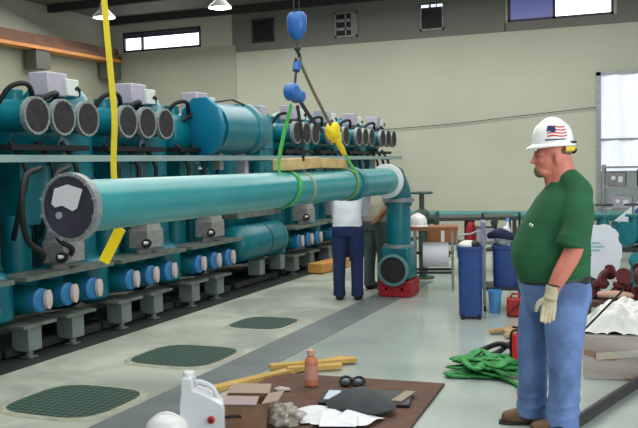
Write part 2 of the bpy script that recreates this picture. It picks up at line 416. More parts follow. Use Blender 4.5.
# ------------------------------------------------------------------ the machine row
PX = -5.0
def ring_port(parent, x, y, z, r):
    """open flanged stub facing the aisle"""
    b = MB(); b.lathe((x-.34, y, z), (1, 0, 0), [(r*.82, 0), (r*.82, .27)], 24); p = b.build('port', TEAL, parent)
    b = MB(); b.lathe((x-.07, y, z), (1, 0, 0), [(r, 0), (r, .05), (r*.87, .05), (r*.87, .0)], 28, False)
    for k in range(16):
        a = 2*PI*k/16
        b.box((x-.045, y+math.cos(a)*r*.955, z+math.sin(a)*r*.955), (.06, .016, .018), rx=a)
    b.build('flange_ring', RIM, p)
    MB().lathe((x-.05, y, z), (1, 0, 0), [(r*.88, 0), (r*.88, .03)], 24).build('bore', HOLE, p)
def upper(e, kind):
    """tall domed vessel + manifold, ports or capped drum"""
    if kind == 'blank':
        b = MB(); b.lathe((-.72, -.68, .42), (0, 0, 1), [(.1, 0), (.28, .1), (.3, .2), (.3, 1.0), (.22, 1.15), (.05, 1.2)], 28); b.build('vessel', TEAL, e)
        b = MB(); b.lathe((-.8, .35, .42), (0, 0, 1), [(.1, 0), (.28, .1), (.3, .2), (.3, 1.6), (.22, 1.75), (.05, 1.8)], 28); b.build('vessel', TEAL, e)
        b = MB(); b.lathe((-1.35, 0, .1), (0, 0, 1), [(.3, 0), (.42, .1), (.42, 1.9), (.3, 2.1), (.05, 2.2)], 24); b.build('rear_tank', TEAL_DARK, e)
        b = MB(); b.box((-.3, .45, 2.0), (.26, .3, .34)); b.cyl((-.3, .45, 1.3), (-.3, .45, 2.3), .12); b.build('manifold', TEAL, e, .01)
        MB().box((-.3, .45, 2.36), (.16, .2, .14)).build('control_box', BOXG, e, .01)
        return
    b = MB(); b.lathe((-.62, -.68, .42), (0, 0, 1), [(.1, 0), (.33, .1), (.35, .2), (.35, 1.72), (.32, 1.88), (.22, 2.0), (.05, 2.06)], 28)
    v = b.build('vessel', TEAL, e)
    for z in (.75, 1.5): MB().torus((-.62, -.68, z), (0, 0, 1), .35, .022).build('band', TEAL_DARK, v)
    b = MB(); b.lathe((-.55, -.35, 1.98), (0, 1, 0), [(.12, 0), (.24, .05), (.27, .15), (.27, .62), (.24, .7), (.1, .74)], 24)
    b.cyl((-.55, 0, 2.05), (-.55, 0, 2.34), .09); b.cyl((-.3, -.7, 2.02), (-.62, -.7, 2.02), .14)
    b.box((-.5, 0, 1.4), (.3, .34, .6)); b.cyl((-.5, -.1, .3), (-.5, -.1, 1.2), .14); b.cyl((-.5, .3, .5), (-.5, .3, 1.65), .11)
    b.build('manifold', TEAL, e, .01)
    b = MB(); b.lathe((-1.35, 0, .1), (0, 0, 1), [(.3, 0), (.42, .1), (.42, 1.9), (.3, 2.1), (.05, 2.2)], 24); b.build('rear_tank', TEAL_DARK, e)
    b = MB(); b.box((-.42, .33, 2.4), (.22, .3, .22), rz=.05); b.cyl((-.42, .33, 2.24), (-.42, .33, 2.34), .07); c = b.build('control_box', BOXG, e, .012)
    MB().box((-.38, .52, 2.38), (.2, .17, .16)).build('front_panel', BOXW, c, .008)
    for pts, r in (([(-.45, -.3, 2.2), (-.35, -.25, 2.34), (-.25, -.15, 2.36), (-.3, -.02, 2.22)], .024), ([(-.35, .3, 2.22), (-.22, .2, 2.3), (-.2, .05, 2.27), (-.35, -.1, 2.15)], .026), ([(-.4, .45, 2.27), (-.28, .58, 2.38), (-.35, .66, 2.26)], .022)):
        MB().tube(pts, r, 8, smooth=4).build('conduit', BLACK, e)
    for y in (-.4, -.05, .28):
        MB().tube([(-.25, y, 1.86), (-.12, y+.04, 1.6), (-.14, y-.03, 1.3), (-.3, y+.05, 1.0)], .024, 8, smooth=5).build('hose', BLACK, e)
    MB().box((-.22, 0, 1.8), (.2, 1.05, .05)).build('support_bar', BLACK, e)
    if kind == 'ports':
        for y in (-.31, .04, .39): ring_port(e, 0, y, 2.07, .164)
    if kind == 'drum':
        b = MB(); b.lathe((-.12, .06, 2.06), (0, 1, 0), [(.31, 0), (.31, .85), (.34, .87), (.34, .95), (.29, .97), (.26, 1.3), (.1, 1.35)], 32); d = b.build('drum', TEAL, e)
        MB().lathe((-.12, .0, 2.06), V((-.3, -1, 0)), [(.36, -.02), (.375, .0), (.375, .05), (.35, .065)], 10).build('end_cap', TEAL_CAP, d)
        MB().tube([(-.05, .15, 2.37), (-.05, .6, 2.43), (-.05, 1.1, 2.36)], .014, 8).build('lifting_bar', STEEL_D, d)
        MB().box((-.1, .3, 1.66), (.1, .1, .2)).build('cradle', STEEL, d); MB().box((-.1, .95, 1.62), (.12, .1, .3)).build('cradle', BOXG, d)
def lower(e, kind):
    if kind != 'tank':
        b = MB(); b.box((-.12, 0, .69), (.34, 1.22, .035)); b.box((-.12, -.42, .285), (.28, .42, .025)); b.box((-.12, .14, .285), (.28, .42, .025)); b.build('shelf_plate', PLATE, e)
        b = MB(); b.box((-.42, 0, .52), (.3, 1.2, .34)); b.lathe((-.3, -.66, .5), (0, 0, 1), [(.05, -.22), (.19, -.16), (.19, .16), (.12, .24), (.02, .27)], 20); b.build('lower_manifold', TEAL, e, .02)
        for y in (-.36, 0, .36):
            b = MB(); b.lathe((-.3, y-.02, .485), (1, 0, 0), [(.125, 0), (.125, .2), (.11, .24)], 20); n = b.build('nozzle', TEAL, e)
            MB().lathe((-.06, y-.02, .485), (1, 0, 0), [(.105, 0), (.105, .06), (.09, .075)], 20).build('blue_band', BLUE, n)
            MB().lathe((.01, y+.03, .485), (1, .25, 0), [(.08, 0), (.085, .01), (.085, .035), (.06, .04)], 20, True, .7).build('end_cap', PINKW, n)
        b = MB(); b.box((-.12, .09, .86), (.24, .3, .2)); b.box((-.12, .09, 1.03), (.22, .27, .15), taper=.78); b.cyl((-.12, .03, .69), (-.12, .03, .78), .08)
        jb = b.build('junction_box', BOXD, e, .01)
        b = MB(); b.cyl((-.02, -.05, .82), (.01, -.11, .82), .05); d = b.build('dial', BLACK, jb)
        MB().box((.01, -.115, .83), (.02, .05, .025), rz=-.6, ry=.6).build('dial_stripe', WHITE, d)
        for y in (-.46, .12):
            b = MB(); b.box((-.1, y, .17), (.18, .17, .21)); p = b.build('pedestal', PED, e, .006)
            b = MB(); b.cyl((-.08, y, .0), (-.08, y, .06), .032, n=12); b.box((-.08, y, .008), (.1, .1, .016)); b.build('foot', RIM, p)
    else:
        b = MB(); b.lathe((-.15, -.8, .6), (0, 1, 0), [(.08, 0), (.18, .04), (.235, .12), (.235, 1.2), (.25, 1.21), (.25, 1.27), (.2, 1.31), (.15, 1.44), (.05, 1.47)], 28); t = b.build('horizontal_tank', TEAL, e)
        MB().torus((-.15, .0, .6), (0, 1, 0), .235, .012).build('weld_band', TEAL_DARK, t)
        MB().box((-.2, .0, .97), (.2, 1.3, .09)).build('beam', PLATE, e)
        for y in (-.15, .5): MB().box((-.1, y, .25), (.18, .15, .2)).build('pedestal', PED, e, .006)
        b = MB(); b.box((-.1, .55, 1.15), (.2, .22, .28)); b.build('junction_box', PINKW, e, .01)
    b = MB(); b.box((-.2, 0, .06), (.08, 1.3, .07)); b.box((-.75, 0, .06), (.08, 1.3, .07)); b.box((-.5, -.5, .06), (.6, .08, .07)); b.box((-.5, .5, .06), (.6, .08, .07))
    b.build('skid_frame', STEEL_D, e)
MG = 'teal compressor units in the row along the left wall'
def machine(y, up, lo, label):
    e = empty('compressor_unit', (PX, y, 0), 0, label, 'machine', MG)
    upper(e, up); lower(e, lo); return e
m_blank = machine(4.91, 'none', 'nozzles', 'teal machine unit at the left edge, in front of the first trio of open ports')
m_port = machine(6.27, 'ports', 'nozzles', 'teal machine unit with three open dark ports above the near pipe flange')
dup(m_port, None, (PX, 7.61, 0), 'teal machine unit with three open dark ports just right of the yellow strap')
m_drum = machine(8.97, 'drum', 'nozzles', 'teal machine unit carrying a big drum with a flat bright teal end cap')
m_t = machine(10.4, 'blank', 'tank', 'teal machine unit with a horizontal tank low down, right of the big capped drum')
m_far = machine(11.85, 'ports', 'nozzles', 'teal machine unit seen behind the green sling and blue hoist blocks')
dup(m_far, None, (PX, 13.2, 0), 'teal machine unit seen behind the yellow hoist')
dup(m_far, None, (PX, 14.55, 0), 'teal machine unit second from the far end of the row')
dup(m_far, None, (PX, 15.9, 0), 'teal machine unit at the far end of the row')

e = empty('conduit_rail', (PX+.02, 10, 1.68), 0, 'long pale grey horizontal rail running along the teal machines at eye height', 'rail')
MB().box((0, 0, .02), (.05, 13.2, .06)).build('rail', mat('pale_rail', (138, 162, 160), .45, .1, .1, 3), e)
for k in range(10): MB().box((-.08, -6.4+k*1.36, .0), (.2, .04, .04)).build('bracket', STEEL_D, e)

# black hoses hanging in front of the near units
for i, (y, t) in enumerate(((5.62, 'thick black hose hanging left of the pipe flange'), (6.0, 'black hose looping down behind the pipe flange'))):
    o = MB().tube([(PX+.06, y+.25, 1.62), (PX+.1, y+.02, 1.55), (PX+.12, y-.06, 1.3), (PX+.1, y+.02, 1.02), (PX+.1, y+.2, .9), (PX-.1, y+.4, .8)], .026, 10, smooth=6).build('black_hose', BLACK)
    tag(o, t, 'hose')

# ------------------------------------------------------------------ hoisted pipe and elbow
PXX, PZ, PR = -3.02, 1.39, .15
def pipe_x(y): return -3.10+.012*(y-3.9)
e = empty('hoisted_pipe', (-3.10, 3.9, PZ), -math.atan(.012), 'long teal pipe slung level across the hall, dark flange towards the camera', 'pipe')
MB().lathe((0, .05, 0), (0, 1, 0), [(PR, 0), (PR, 5.6)], 40).build('pipe_body', TEAL_PIPE, e)
b = MB(); b.lathe((0, 0, 0), (0, 1, 0), [(.15, .06), (.194, .055), (.194, .005), (.175, 0), (.17, .02)], 40, False)
for k in range(12):
    a = 2*PI*(k+.5)/12; b.cyl((math.cos(a)*.183, -.012, math.sin(a)*.183), (math.cos(a)*.183, .065, math.sin(a)*.183), .01, n=6)
fl = b.build('near_flange', RIM, e)
MB().lathe((0, .006, 0), (0, 1, 0), [(.172, 0), (.172, .03)], 36).build('blanking_disc', mat('flange_face', (52, 48, 66), .5, .1, .3, 6), fl)
b = MB(); poly = [(-.115, -.01), (-.09, .075), (0, .098), (.1, .07), (.06, -.035), (.03, -.05), (-.04, -.02), (-.09, -.03)]
b.prism(poly, (0, .0045, .03), (1, 0, 0), (0, 0, 1), (0, -.004, 0)); b.build('paper_tag', PAPER, fl)
MB().cyl((-.065, -.004, -.045), (-.065, .005, -.045), .02, n=14).build('round_sticker', mat('sticker_grey', (168, 168, 176), .5), fl)
b = MB(); b.lathe((0, 4.4, 0), (0, 1, 0), [(PR, 0), (.175, .01), (.175, .12), (PR, .13)], 36); b.build('collar', TEAL, e)
MB().lathe((0, 3.14, 0), (0, 1, 0), [(PR+.003, 0), (PR+.003, .05)], 36, False).build('tan_band', mat('tan_band_colour', (150, 158, 120), .6), e)  # plain tan band round the pipe
b = MB(); b.lathe((0, 5.6, 0), (0, 1, 0), [(PR, 0), (.2, .005), (.2, .055), (PR, .06)], 36); b.build('far_flange', mat('white_flange', (215, 218, 220), .45), e)

e = empty('pipe_elbow_riser', (-3.03, 10.0, .2), 0, 'teal elbow and vertical riser pipe with a round black port, on a red block', 'pipe')
b = MB(); pts = [(0, -.43, PZ-.2)]
pts += [(0, -.34+.3*math.sin(a), PZ-.2-.3+.3*math.cos(a)) for a in [k*PI/16 for k in range(9)]]
pts += [(0, -.04, .98)]
b.tube(pts, .165, 24); b.build('elbow', TEAL, e)
b = MB(); b.lathe((0, -.43, PZ-.2), (0, 1, 0), [(.13, 0), (.2, .0), (.2, .05), (.14, .05)], 32); b.build('elbow_flange', TEAL_DARK, e)
MB().cyl((0, -.04, .4), (0, -.04, .95), .145, n=28).build('riser', TEAL, e)
MB().cyl((0, -.04, .93), (0, -.04, .98), .19, n=28).build('upper_flange', RIM, e); MB().cyl((0, -.04, .38), (0, -.04, .42), .19, n=28).build('lower_flange', RIM, e)
b = MB(); b.box((0, -.04, .2), (.36, .34, .4)); b.lathe((0, -.2, .13), (0, -1, 0), [(.15, 0), (.15, .08)], 28); pb = b.build('valve_body', TEAL, e, .03)
b = MB(); b.lathe((0, -.27, .13), (0, -1, 0), [(.19, 0), (.19, .04), (.16, .045), (.155, .02)], 28, False); b.build('port_ring', mat('dull_teal_ring', (96, 140, 142), .5, .2), pb)
MB().cyl((0, -.27, .13), (0, -.295, .13), .158, n=28).build('port_cover', mat('port_black', (30, 26, 30), .6), pb)
e = empty('red_support_block', (-3.03, 9.85, 0), 0, 'small red steel support block under the elbow riser', 'support')
b = MB(); b.box((0, .1, .1), (.4, .4, .19)); b.build('block', RED, e, .012)
b = MB(); b.box((0, -.105, .1), (.42, .02, .03)); b.box((-.1, -.105, .1), (.03, .02, .18)); b.box((.1, -.105, .1), (.03, .02, .18)); b.build('rib', RED, e)

# ------------------------------------------------------------------ lifting tackle
e = empty('crane_hook_block', (PXX, 6.98, 2.5), 0, 'rounded blue crane hook block hanging on twin wires with a hook below', 'hook block')
MB().lathe((0, 0, .16), (0, 0, 1), [(.02, .03), (.06, .06), (.085, .12), (.09, .2), (.082, .25), (.06, .27)], 20, True, 1, .85).build('block_body', HBLUE, e)
b = MB(); b.tube([(0, 0, .17), (0, 0, .1), (0, .035, .07), (0, .045, .03), (0, .01, -.005), (0, -.035, .01), (0, -.045, .035)], [.014, .014, .016, .018, .018, .014, .006], 10, smooth=4); b.ell((0, 0, .12), (.03, .03, .03)); b.build('hook', STEEL_D, e)
b = MB()
for y in (-.06, .06): b.cyl((0, y, .4), (0, y, ZC-2.5-.2), .004, n=6)
b.build('wire_rope', STEEL_D, e)
MB().box((0, 0, ZC-2.5-.28), (.25, .4, .16)).build('trolley', HBLUE, e, .01)

e = empty('chain_hoist', (PXX, 6.9, 2.12), 0, 'blue chain hoist with two round blocks hanging under the hook', 'hoist')
b = MB(); b.lathe((-.06, -.06, .11), (1, 0, 0), [(.05, 0), (.075, .02), (.075, .1), (.05, .12)], 20); b.box((0, -.01, .09), (.08, .08, .08)); b.lathe((-.06, .07, .08), (1, 0, 0), [(.04, 0), (.058, .02), (.058, .1), (.04, .12)], 20); b.build('hoist_body', HBLUE, e, .008)
b = MB(); b.cyl((0, 0, .15), (0, .06, .37), .012, n=8)
for k in range(6): b.torus((0, .008+k*.01, .18+k*.036), V((1, k % 2, 0)), .014, .005, 10, 6)
b.build('chain', STEEL_D, e)
b = MB(); b.cyl((0, .045, .3), (0, .075, .38), .035, n=12); b.build('shackle', HBLUE, e)

def drop(name, pts, w, t, m, label, cat='sling'):
    o = MB().ribbon(pts, w, t, (0, 1, .2) if False else (1, 0, 0), smooth=4).build(name, m); return tag(o, label, cat)
def wrap(y, tilt, r=PR+.008, n=28):
    return [V((pipe_x(y)+r*math.cos(a), y+tilt*math.sin(a), PZ+r*math.sin(a))) for a in [2*PI*k/n for k in range(n)]]
# green sling choked round the pipe under the chain hoist
e = empty('lifting_sling', (PXX, 6.75, 1.4), 0, 'bright green sling from blue chain hoist choked round the pipe, left of the plank', 'sling')
def rel(pts, o): return [V(p)-V(o.location) for p in pts]
MB().ribbon(rel([(PXX-.0, 6.82, 2.12), (PXX-.02, 6.72, 1.9), (PXX-.02, 6.6, 1.68), (PXX-.0, 6.54, 1.54), (PXX+.05, 6.56, 1.5)], e), .045, .008, (.8, 0, .2), smooth=4).build('leg', GRN, e)
MB().ribbon(rel(wrap(6.72, .08), e), .05, .008, lambda i, p: (p.x, 0, p.z+0.01), closed=True).build('loop', GRN, e)
e = empty('lifting_sling', (PXX, 8.15, 1.4), 0, 'green and yellow sling under the yellow hoist, round the far part of the pipe', 'sling')
MB().ribbon(rel([(PXX+.03, 8.06, 1.7), (PXX+.06, 8.12, 1.6), (PXX+.12, 8.16, 1.5)], e), .05, .008, (.8, 0, .2), smooth=4).build('leg', GRN, e)
MB().ribbon(rel(wrap(8.16, .05), e), .05, .008, lambda i, p: (p.x, 0, p.z+0.01), closed=True).build('loop', mat('olive_webbing', (120, 150, 70), .7), e)
o = MB().ribbon([(PXX+.0, 6.95, 2.12), (PXX+.02, 7.0, 1.85), (PXX+.01, 7.03, 1.63)], .05, .01, (1, 0, 0), smooth=3).build('black_sling', BLACK); tag(o, 'black sling hanging straight down from blue hoist to the plank', 'sling')
o = MB().ribbon([(PXX+.0, 7.0, 2.17), (PXX+.02, 7.2, 2.02), (PXX+.02, 7.5, 1.9)], .045, .01, (1, 0, 0), smooth=3).build('black_strap', BLACK); tag(o, 'short black strap slanting right from the blue hoist', 'strap')
o = MB().tube([(PXX, 7.0, 2.53), (PXX, 7.35, 2.25), (PXX, 7.75, 1.97)], .015, 8).build('hoist_line', mat('tan_rope', (120, 116, 82), .8)); tag(o, 'tan line slanting from the crane hook to the yellow hoist', 'rope')
e = empty('lever_hoist', (PXX, 7.85, 1.7), 0, 'bright yellow lever hoist near the right end of the plank', 'hoist')
b = MB(); b.lathe((-.06, -.05, .22), (1, 0, 0), [(.05, 0), (.085, .02), (.085, .1), (.05, .12)], 20); b.box((0, .03, .16), (.08, .12, .1)); b.ell((0, -.1, .23), (.045, .05, .045)); b.build('hoist_body', YELH, e, .01)
b = MB(); b.tube([(0, .03, .14), (.02, .12, .06), (.02, .2, .0)], [.03, .03, .024], 10); b.build('lever', YELH, e)
b = MB(); b.torus((0, -.07, .3), (1, 0, 0), .025, .009, 12, 6); b.build('top_hook', STEEL_D, e)

e = empty('timber_plank', (-3.08, 7.06, PZ+PR+.01), 0, 'pale wooden plank lying on the pipe between the slings, left half', 'plank')
MB().box((0, 0, .06), (.15, .72, .1), rx=.02).build('board', WOODP, e, .006)
e = empty('timber_plank', (-3.065, 7.8, PZ+PR+.01), 0, 'pale wooden plank lying on the pipe beside the yellow hoist, right half', 'plank')
MB().box((0, 0, .055), (.14, .7, .09), rx=-.02).build('board', WOODP, e, .006)

# yellow strap hanging from the roof, pulled aside behind the pipe
o = MB().ribbon([(-3.76, 5.2, 5.28), (-3.76, 5.21, 3.2), (-3.755, 5.22, 2.7), (-3.72, 5.22, 2.2), (-3.70, 5.21, 1.95), (-3.715, 5.2, 1.6), (-3.68, 5.19, 1.25), (-3.66, 5.185, 1.14)], .042, .008, (.35, -1, 0), smooth=4).build('yellow_strap', YEL)
tag(o, 'long yellow webbing strap hanging from the roof behind the near end of the pipe', 'strap')
MB().ribbon([(-3.66, 5.18, 1.17), (-3.70, 5.16, 1.08), (-3.77, 5.12, .93)], .075, .03, (.35, -1, 0)).build('strap_sleeve', mat('bright_yellow', (248, 216, 0), .5), o)

# ------------------------------------------------------------------ people
def smooth01(t): t = max(0, min(1, t)); return t*t*(3-2*t)
def hand(b, wrist, d, up, r=.0105, k=1., curl=.25):
    """palm + five fingers; d = pointing direction, up = direction of the thumb side"""
    wrist = V(wrist); d = V(d).normalized(); up = (V(up)-d*V(up).dot(d)).normalized(); n = d.cross(up)
    Mx = Matrix((up, d, n)).transposed()
    b.ell(wrist+d*.045*k, (.043*k, .055*k, .019*k), 14, Mx)
    for i, (o, L) in enumerate(((.032, .072), (.011, .08), (-.011, .074), (-.031, .058))):
        p = wrist+d*.078*k+up*o*k; q = [p-d*.02*k]; dd = d.copy()
        for s in (.45, .32, .23):
            c = curl*(1+.15*i); dd = (dd*math.cos(c)+n*math.sin(c)).normalized(); q.append(q[-1]+dd*(L*s*k+(.02*k if s == .45 else 0)))
            nn = n
        b.limb(q, [r*1.05, r, r*.95, r*.82], 8)
    p = wrist+d*.02*k+up*.028*k
    b.limb([p, p+(d*.5+up*.8)*.03*k, p+(d*.85+up*.85)*.045*k+n*.005, p+(d*1.3+up*.75)*.056*k+n*.015], [r*1.35, r*1.25, r*1.1, r*.9], 8)

def super_ring(c, X, Y, n=28, e=.85):
    out = []
    for i in range(n):
        a = 2*PI*i/n; ca, sa = math.cos(a), math.sin(a)
        out.append(c+X*math.copysign(abs(ca)**e, ca)+Y*math.copysign(abs(sa)**e, sa))
    return out
def spine(bend, hip=.95, L=.35):
    """maps an upright point to a trunk bent forward at the hips"""
    def T(p):
        p = V(p)
        if p.z <= hip: return p
        s = p.z-hip; x, z, th = 0, 0, 0; st = 20; ds = s/st
        for k in range(st):
            th = bend*min(1, (k+.5)*ds/L); x += math.sin(th)*ds; z += math.cos(th)*ds
        return V((x+p.x*math.cos(th), p.y, hip+z-p.x*math.sin(th)))
    return T
def lofted(b, secs, T=lambda p: p, n=32, e=.85):
    """secs: (z, front x, back x, half width)"""
    rg = []
    for z, xf, xb, hw in secs:
        c = V(((xf+xb)/2, 0, z)); rg.append([T(p) for p in super_ring(c, V(((xf-xb)/2, 0, 0)), V((0, hw, 0)), n, e)])
    b.rings(rg); return b
def head_geo(b, T, hc, heavy=True):
    def E(x, y, z, rx, ry, rz): 
        rg = MB(); rg.ell((0, 0, 0), (rx, ry, rz), 18)
        vs = {}
        for f in rg.bm.faces:
            q = []
            for v in f.verts:
                if v.index not in vs or v.index == -1: pass
            q = [T(V(hc)+V((x, y, z))+v.co) for v in f.verts]
        rg.bm.verts.index_update()
        nv = [b.bm.verts.new(T(V(hc)+V((x, y, z))+v.co)) for v in rg.bm.verts]
        for f in rg.bm.faces: b.face([nv[v.index] for v in f.verts])
        rg.bm.free()
    E(-.012, 0, .035, .102, .079, .098)      # cranium
    E(.032, 0, -.02, .07, .066, .088)        # face
    E(.05, 0, -.09, .046, .048, .034)       # jaw and chin
    E(.02, 0, -.09, .052, .052, .036)
    E(-.01, 0, -.058, .075, .066, .055)        # jowl
    E(.078, 0, .018, .03, .056, .014)        # brow
    E(.107, 0, -.016, .013, .012, .026); E(.115, 0, -.032, .017, .0155, .012)   # nose
    E(.092, 0, -.062, .014, .024, .008); E(.089, 0, -.073, .014, .021, .007)     # lips
    for s in (-1, 1):
        E(.072, s*.034, -.028, .022, .022, .02)          # cheek
        E(-.008, s*.078, -.012, .018, .009, .031); E(-.004, s*.082, -.034, .009, .006, .011)   # ear
def hardhat(parent_T, e, flag=False):
    """parts of a white safety helmet around the origin, front = +x"""
    b = MB(); T = parent_T
    n = 36; prof = [(1.0, 0), (1.0, .012), (.985, .045), (.93, .08), (.8, .113), (.58, .136), (.3, .148), (.02, .151)]
    rg = [[T(V((.133*k*math.cos(2*PI*i/n)-.0, .105*k*math.sin(2*PI*i/n), z))) for i in range(n)] for k, z in prof]
    b.rings(rg)
    brim = []
    for (k, z) in ((1.0, .012), (1.1, .004), (1.12, -.004), (1.09, -.008), (.98, .0)):
        ring = []
        for i in range(n):
            a = 2*PI*i/n; x = math.cos(a); f = 1+.16*max(0, x)**2 if k > 1.01 else 1
            ring.append(T(V((.133*k*x*f, .105*k*math.sin(a), z-(.012*max(0, x)**2 if k > 1.01 else 0)))))
        brim.append(ring)
    b.rings(brim, False)
    b.tube([T(V((.1*math.cos(t), 0, .055+.1*math.sin(t)))) for t in [PI*k/10 for k in range(1, 10)]], .012, 8)
    sh = b.build('shell', mat('helmet_white', (238, 238, 236), .28, 0, 0, 1, coat=.3), e, ang=60)
    return sh
def on_hat(a, z, off=.0015):
    prof = [(1.0, 0), (1.0, .012), (.985, .045), (.93, .08), (.8, .113), (.58, .136), (.3, .148), (.02, .151)]
    for (k0, z0), (k1, z1) in zip(prof[:-1], prof[1:]):
        if z0 <= z <= z1: k = k0+(k1-k0)*(z-z0)/(z1-z0+1e-9); break
    return V(((.133*k+off)*math.cos(a), (.105*k+off)*math.sin(a), z))

# ---- foreground man: local +x = facing, +y = his left (camera side)
MAN = V((-.632, 5.19, 0))
man = empty('person', MAN, math.radians(202.2), 'stout man in green t-shirt, jeans and white hard hat standing in profile', 'person')
man.scale = (.97, .97, 1)
I = lambda p: V(p)
hc = (.005, 0, 1.62)
b = MB(); head_geo(b, I, hc)
b.limb([(-.06, 0, 1.38), (-.05, 0, 1.5), (-.03, 0, 1.6)], [.095, .088, .08], 18)
b.limb([(-.01, 0, 1.42), (-.0, 0, 1.48), (.015, 0, 1.53)], [.05, .052, .045], 14)
lofted(b, [(.84, .15, -.17, .15), (1.0, .18, -.16, .165), (1.15, .16, -.18, .16), (1.3, .08, -.19, .165), (1.4, .02, -.17, .14), (1.46, -.0, -.12, .07)], I)
for s in (-1, 1):
    if s == 1: pts = [(-.1, .2, 1.36), (-.07, .25, 1.2), (-.035, .275, 1.08), (.03, .285, .97), (.085, .285, .87)]
    else: pts = [(-.11, -.2, 1.36), (-.11, -.25, 1.2), (-.1, -.275, 1.06), (-.05, -.285, .95), (-.005, -.275, .84)]
    b.limb(pts, [.062, .058, .054, .05, .036], 16)
    lx = (.1, -.03)[s > 0]
    b.limb([(lx*.6, s*.1, .85), (lx, s*.115, .46), (lx, s*.12, .12)], [.085, .06, .045], 12)
    b.ell((.1*(s > 0), s*.285, .83), (.02, .015, .04), 10)
body = b.organic('body', SKIN, man, .0065, 3)
# beard, hair, eyes
b = MB(); b.ell((.075, 0, 1.52), (.036, .04, .026), 14); b.ell((.104, 0, 1.535), (.012, .022, .022), 12); b.organic('goatee', HAIR, man, .005, 2)
b = MB(); b.ell((-.042, 0, 1.65), (.074, .079, .05), 18); b.organic('hair', HAIR, man, .006, 2)
for s in (-1, 1):
    ey = MB().ell((.094, s*.032, 1.622), (.009, .012, .006), 12).build('eye', mat('eye_white', (150, 130, 122), .3), man)
    MB().ell((.102, s*.033, 1.622), (.0045, .006, .006), 8).build('iris', mat('iris_dark', (40, 34, 30), .3), ey)
    MB().limb([(.103, s*.016, 1.642), (.098, s*.034, 1.647), (.084, s*.05, 1.642)], [.004, .005, .003], 8).build('eyebrow', HAIR, man)
# shirt
b = MB()
lofted(b, [(.875, .2, -.205, .185), (.9, .212, -.213, .2), (.95, .235, -.213, .215), (1.0, .248, -.214, .222), (1.06, .252, -.217, .222), (1.12, .238, -.215, .218), (1.19, .208, -.225, .215), (1.26, .17, -.235, .215), (1.32, .13, -.235, .215), (1.37, .098, -.222, .205), (1.405, .07, -.215, .175), (1.435, .045, -.185, .125), (1.46, .038, -.155, .09), (1.485, .03, -.14, .078)], I, e=.9)
for s in (-1, 1):
    f_ = .045 if s > 0 else 0
    b.limb([(-.1, s*.165, 1.37), (-.105+f_*.3, s*.215, 1.31), (-.112+f_*.9, s*.255, 1.23), (-.1+f_*1.4, s*.272, 1.16)], [.082, .086, .08, .076], 20)
    b.tube([V((-.1+f_*1.4, s*.272, 1.18)), V((-.09+f_*1.5, s*.276, 1.115))], [.078, .081], 20)
b.limb([(-.14, 0, 1.4), (-.1, 0, 1.46), (-.075, 0, 1.495)], [.1, .085, .075], 20)
for s in (-1, 1): b.limb([(-.11, s*.16, 1.39), (-.09, s*.08, 1.45), (-.07, s*.03, 1.49)], [.08, .07, .07], 16)
for k, (z, x) in enumerate(((1.02, -.15), (.95, -.12))):   # soft folds at the flank
    b.limb([(x-.03, .15, z+.03), (x+.05, .205, z-.0), (x+.18, .2, z-.04)], [.01, .017, .008], 8)
shirt = b.organic('t_shirt', SHIRT, man, .008, 5)
b = MB(); 
for dx, dz, s_ in ((0, 0, .02), (.014, .012, .012), (-.012, -.014, .012), (.012, -.016, .009)): b.ell((.152+dx*.6, .118-dx, 1.215+dz), (.012, s_*.8, s_), 8)
b.build('chest_logo', mat('logo_white', (215, 230, 215), .7), shirt)
# jeans
b = MB()
lofted(b, [(.72, .17, -.205, .17), (.78, .19, -.225, .19), (.85, .203, -.22, .2), (.9, .2, -.208, .198), (.925, .19, -.2, .19)], I, e=.88)
# far (right) leg slightly forward, near (left) leg back
b.limb([(.045, -.1, .8), (.08, -.105, .62), (.105, -.11, .46), (.1, -.115, .3), (.105, -.12, .14)], [.125, .112, .092, .09, .088], 20)
b.tube([V((.105, -.12, .16)), V((.11, -.12, .045))], [.09, .098], 20)
b.limb([(-.045, .1, .8), (-.035, .11, .62), (-.03, .12, .46), (-.03, .12, .3), (-.02, .12, .14)], [.14, .12, .1, .094, .09], 20)
b.tube([V((-.02, .12, .16)), V((-.015, .12, .045))], [.092, .1], 20)
for (x, y, z, r) in ((-.03, .12, .5, .1), (-.03, .12, .44, .1), (-.025, .12, .2, .096), (-.02, .12, .13, .098), (.1, -.11, .5, .096), (.105, -.12, .2, .093), (.105, -.12, .13, .096)):
    b.torus((x, y, z), V((.25, .2, 1)), r-.006, .013, 20, 6)
jeans = b.organic('jeans', JEANS, man, .008, 4)
b = MB(); b.rings([super_ring(V(((.202-.21)/2, 0, z)), V((.206+.003, 0, 0)), V((0, .201, 0)), 36, .88) for z in (.882, .922)], False)
b.build('belt', mat('dark_belt', (26, 26, 28), .5), jeans, solid=.006)
# boots
for x, y, rz in ((.1, -.12, 0), (-.02, .12, -.06)):
    b = MB(); b.limb([(x-.03, y, .1), (x-.035, y, .055)], [.055, .058], 14); b.limb([(x-.04, y, .045), (x+.07, y, .05), (x+.16, y, .042)], [.045, .05, .04], 14); b.ell((x+.06, y, .025), (.15, .05, .024), 16)
    bt = b.organic('boot', LEATHER, man, .008, 3)
    b = MB(); b.lathe((x+.058, y, .0), (0, 0, 1), [(.15, 0), (.152, .018)], 24, True, .34, 1) if False else b.rings([super_ring(V((x+.058, y, z)), V((.158, 0, 0)), V((0, .053, 0)), 24, .8) for z in (0, .02)])
    b.build('sole', mat('dark_sole', (50, 40, 34), .7), bt)
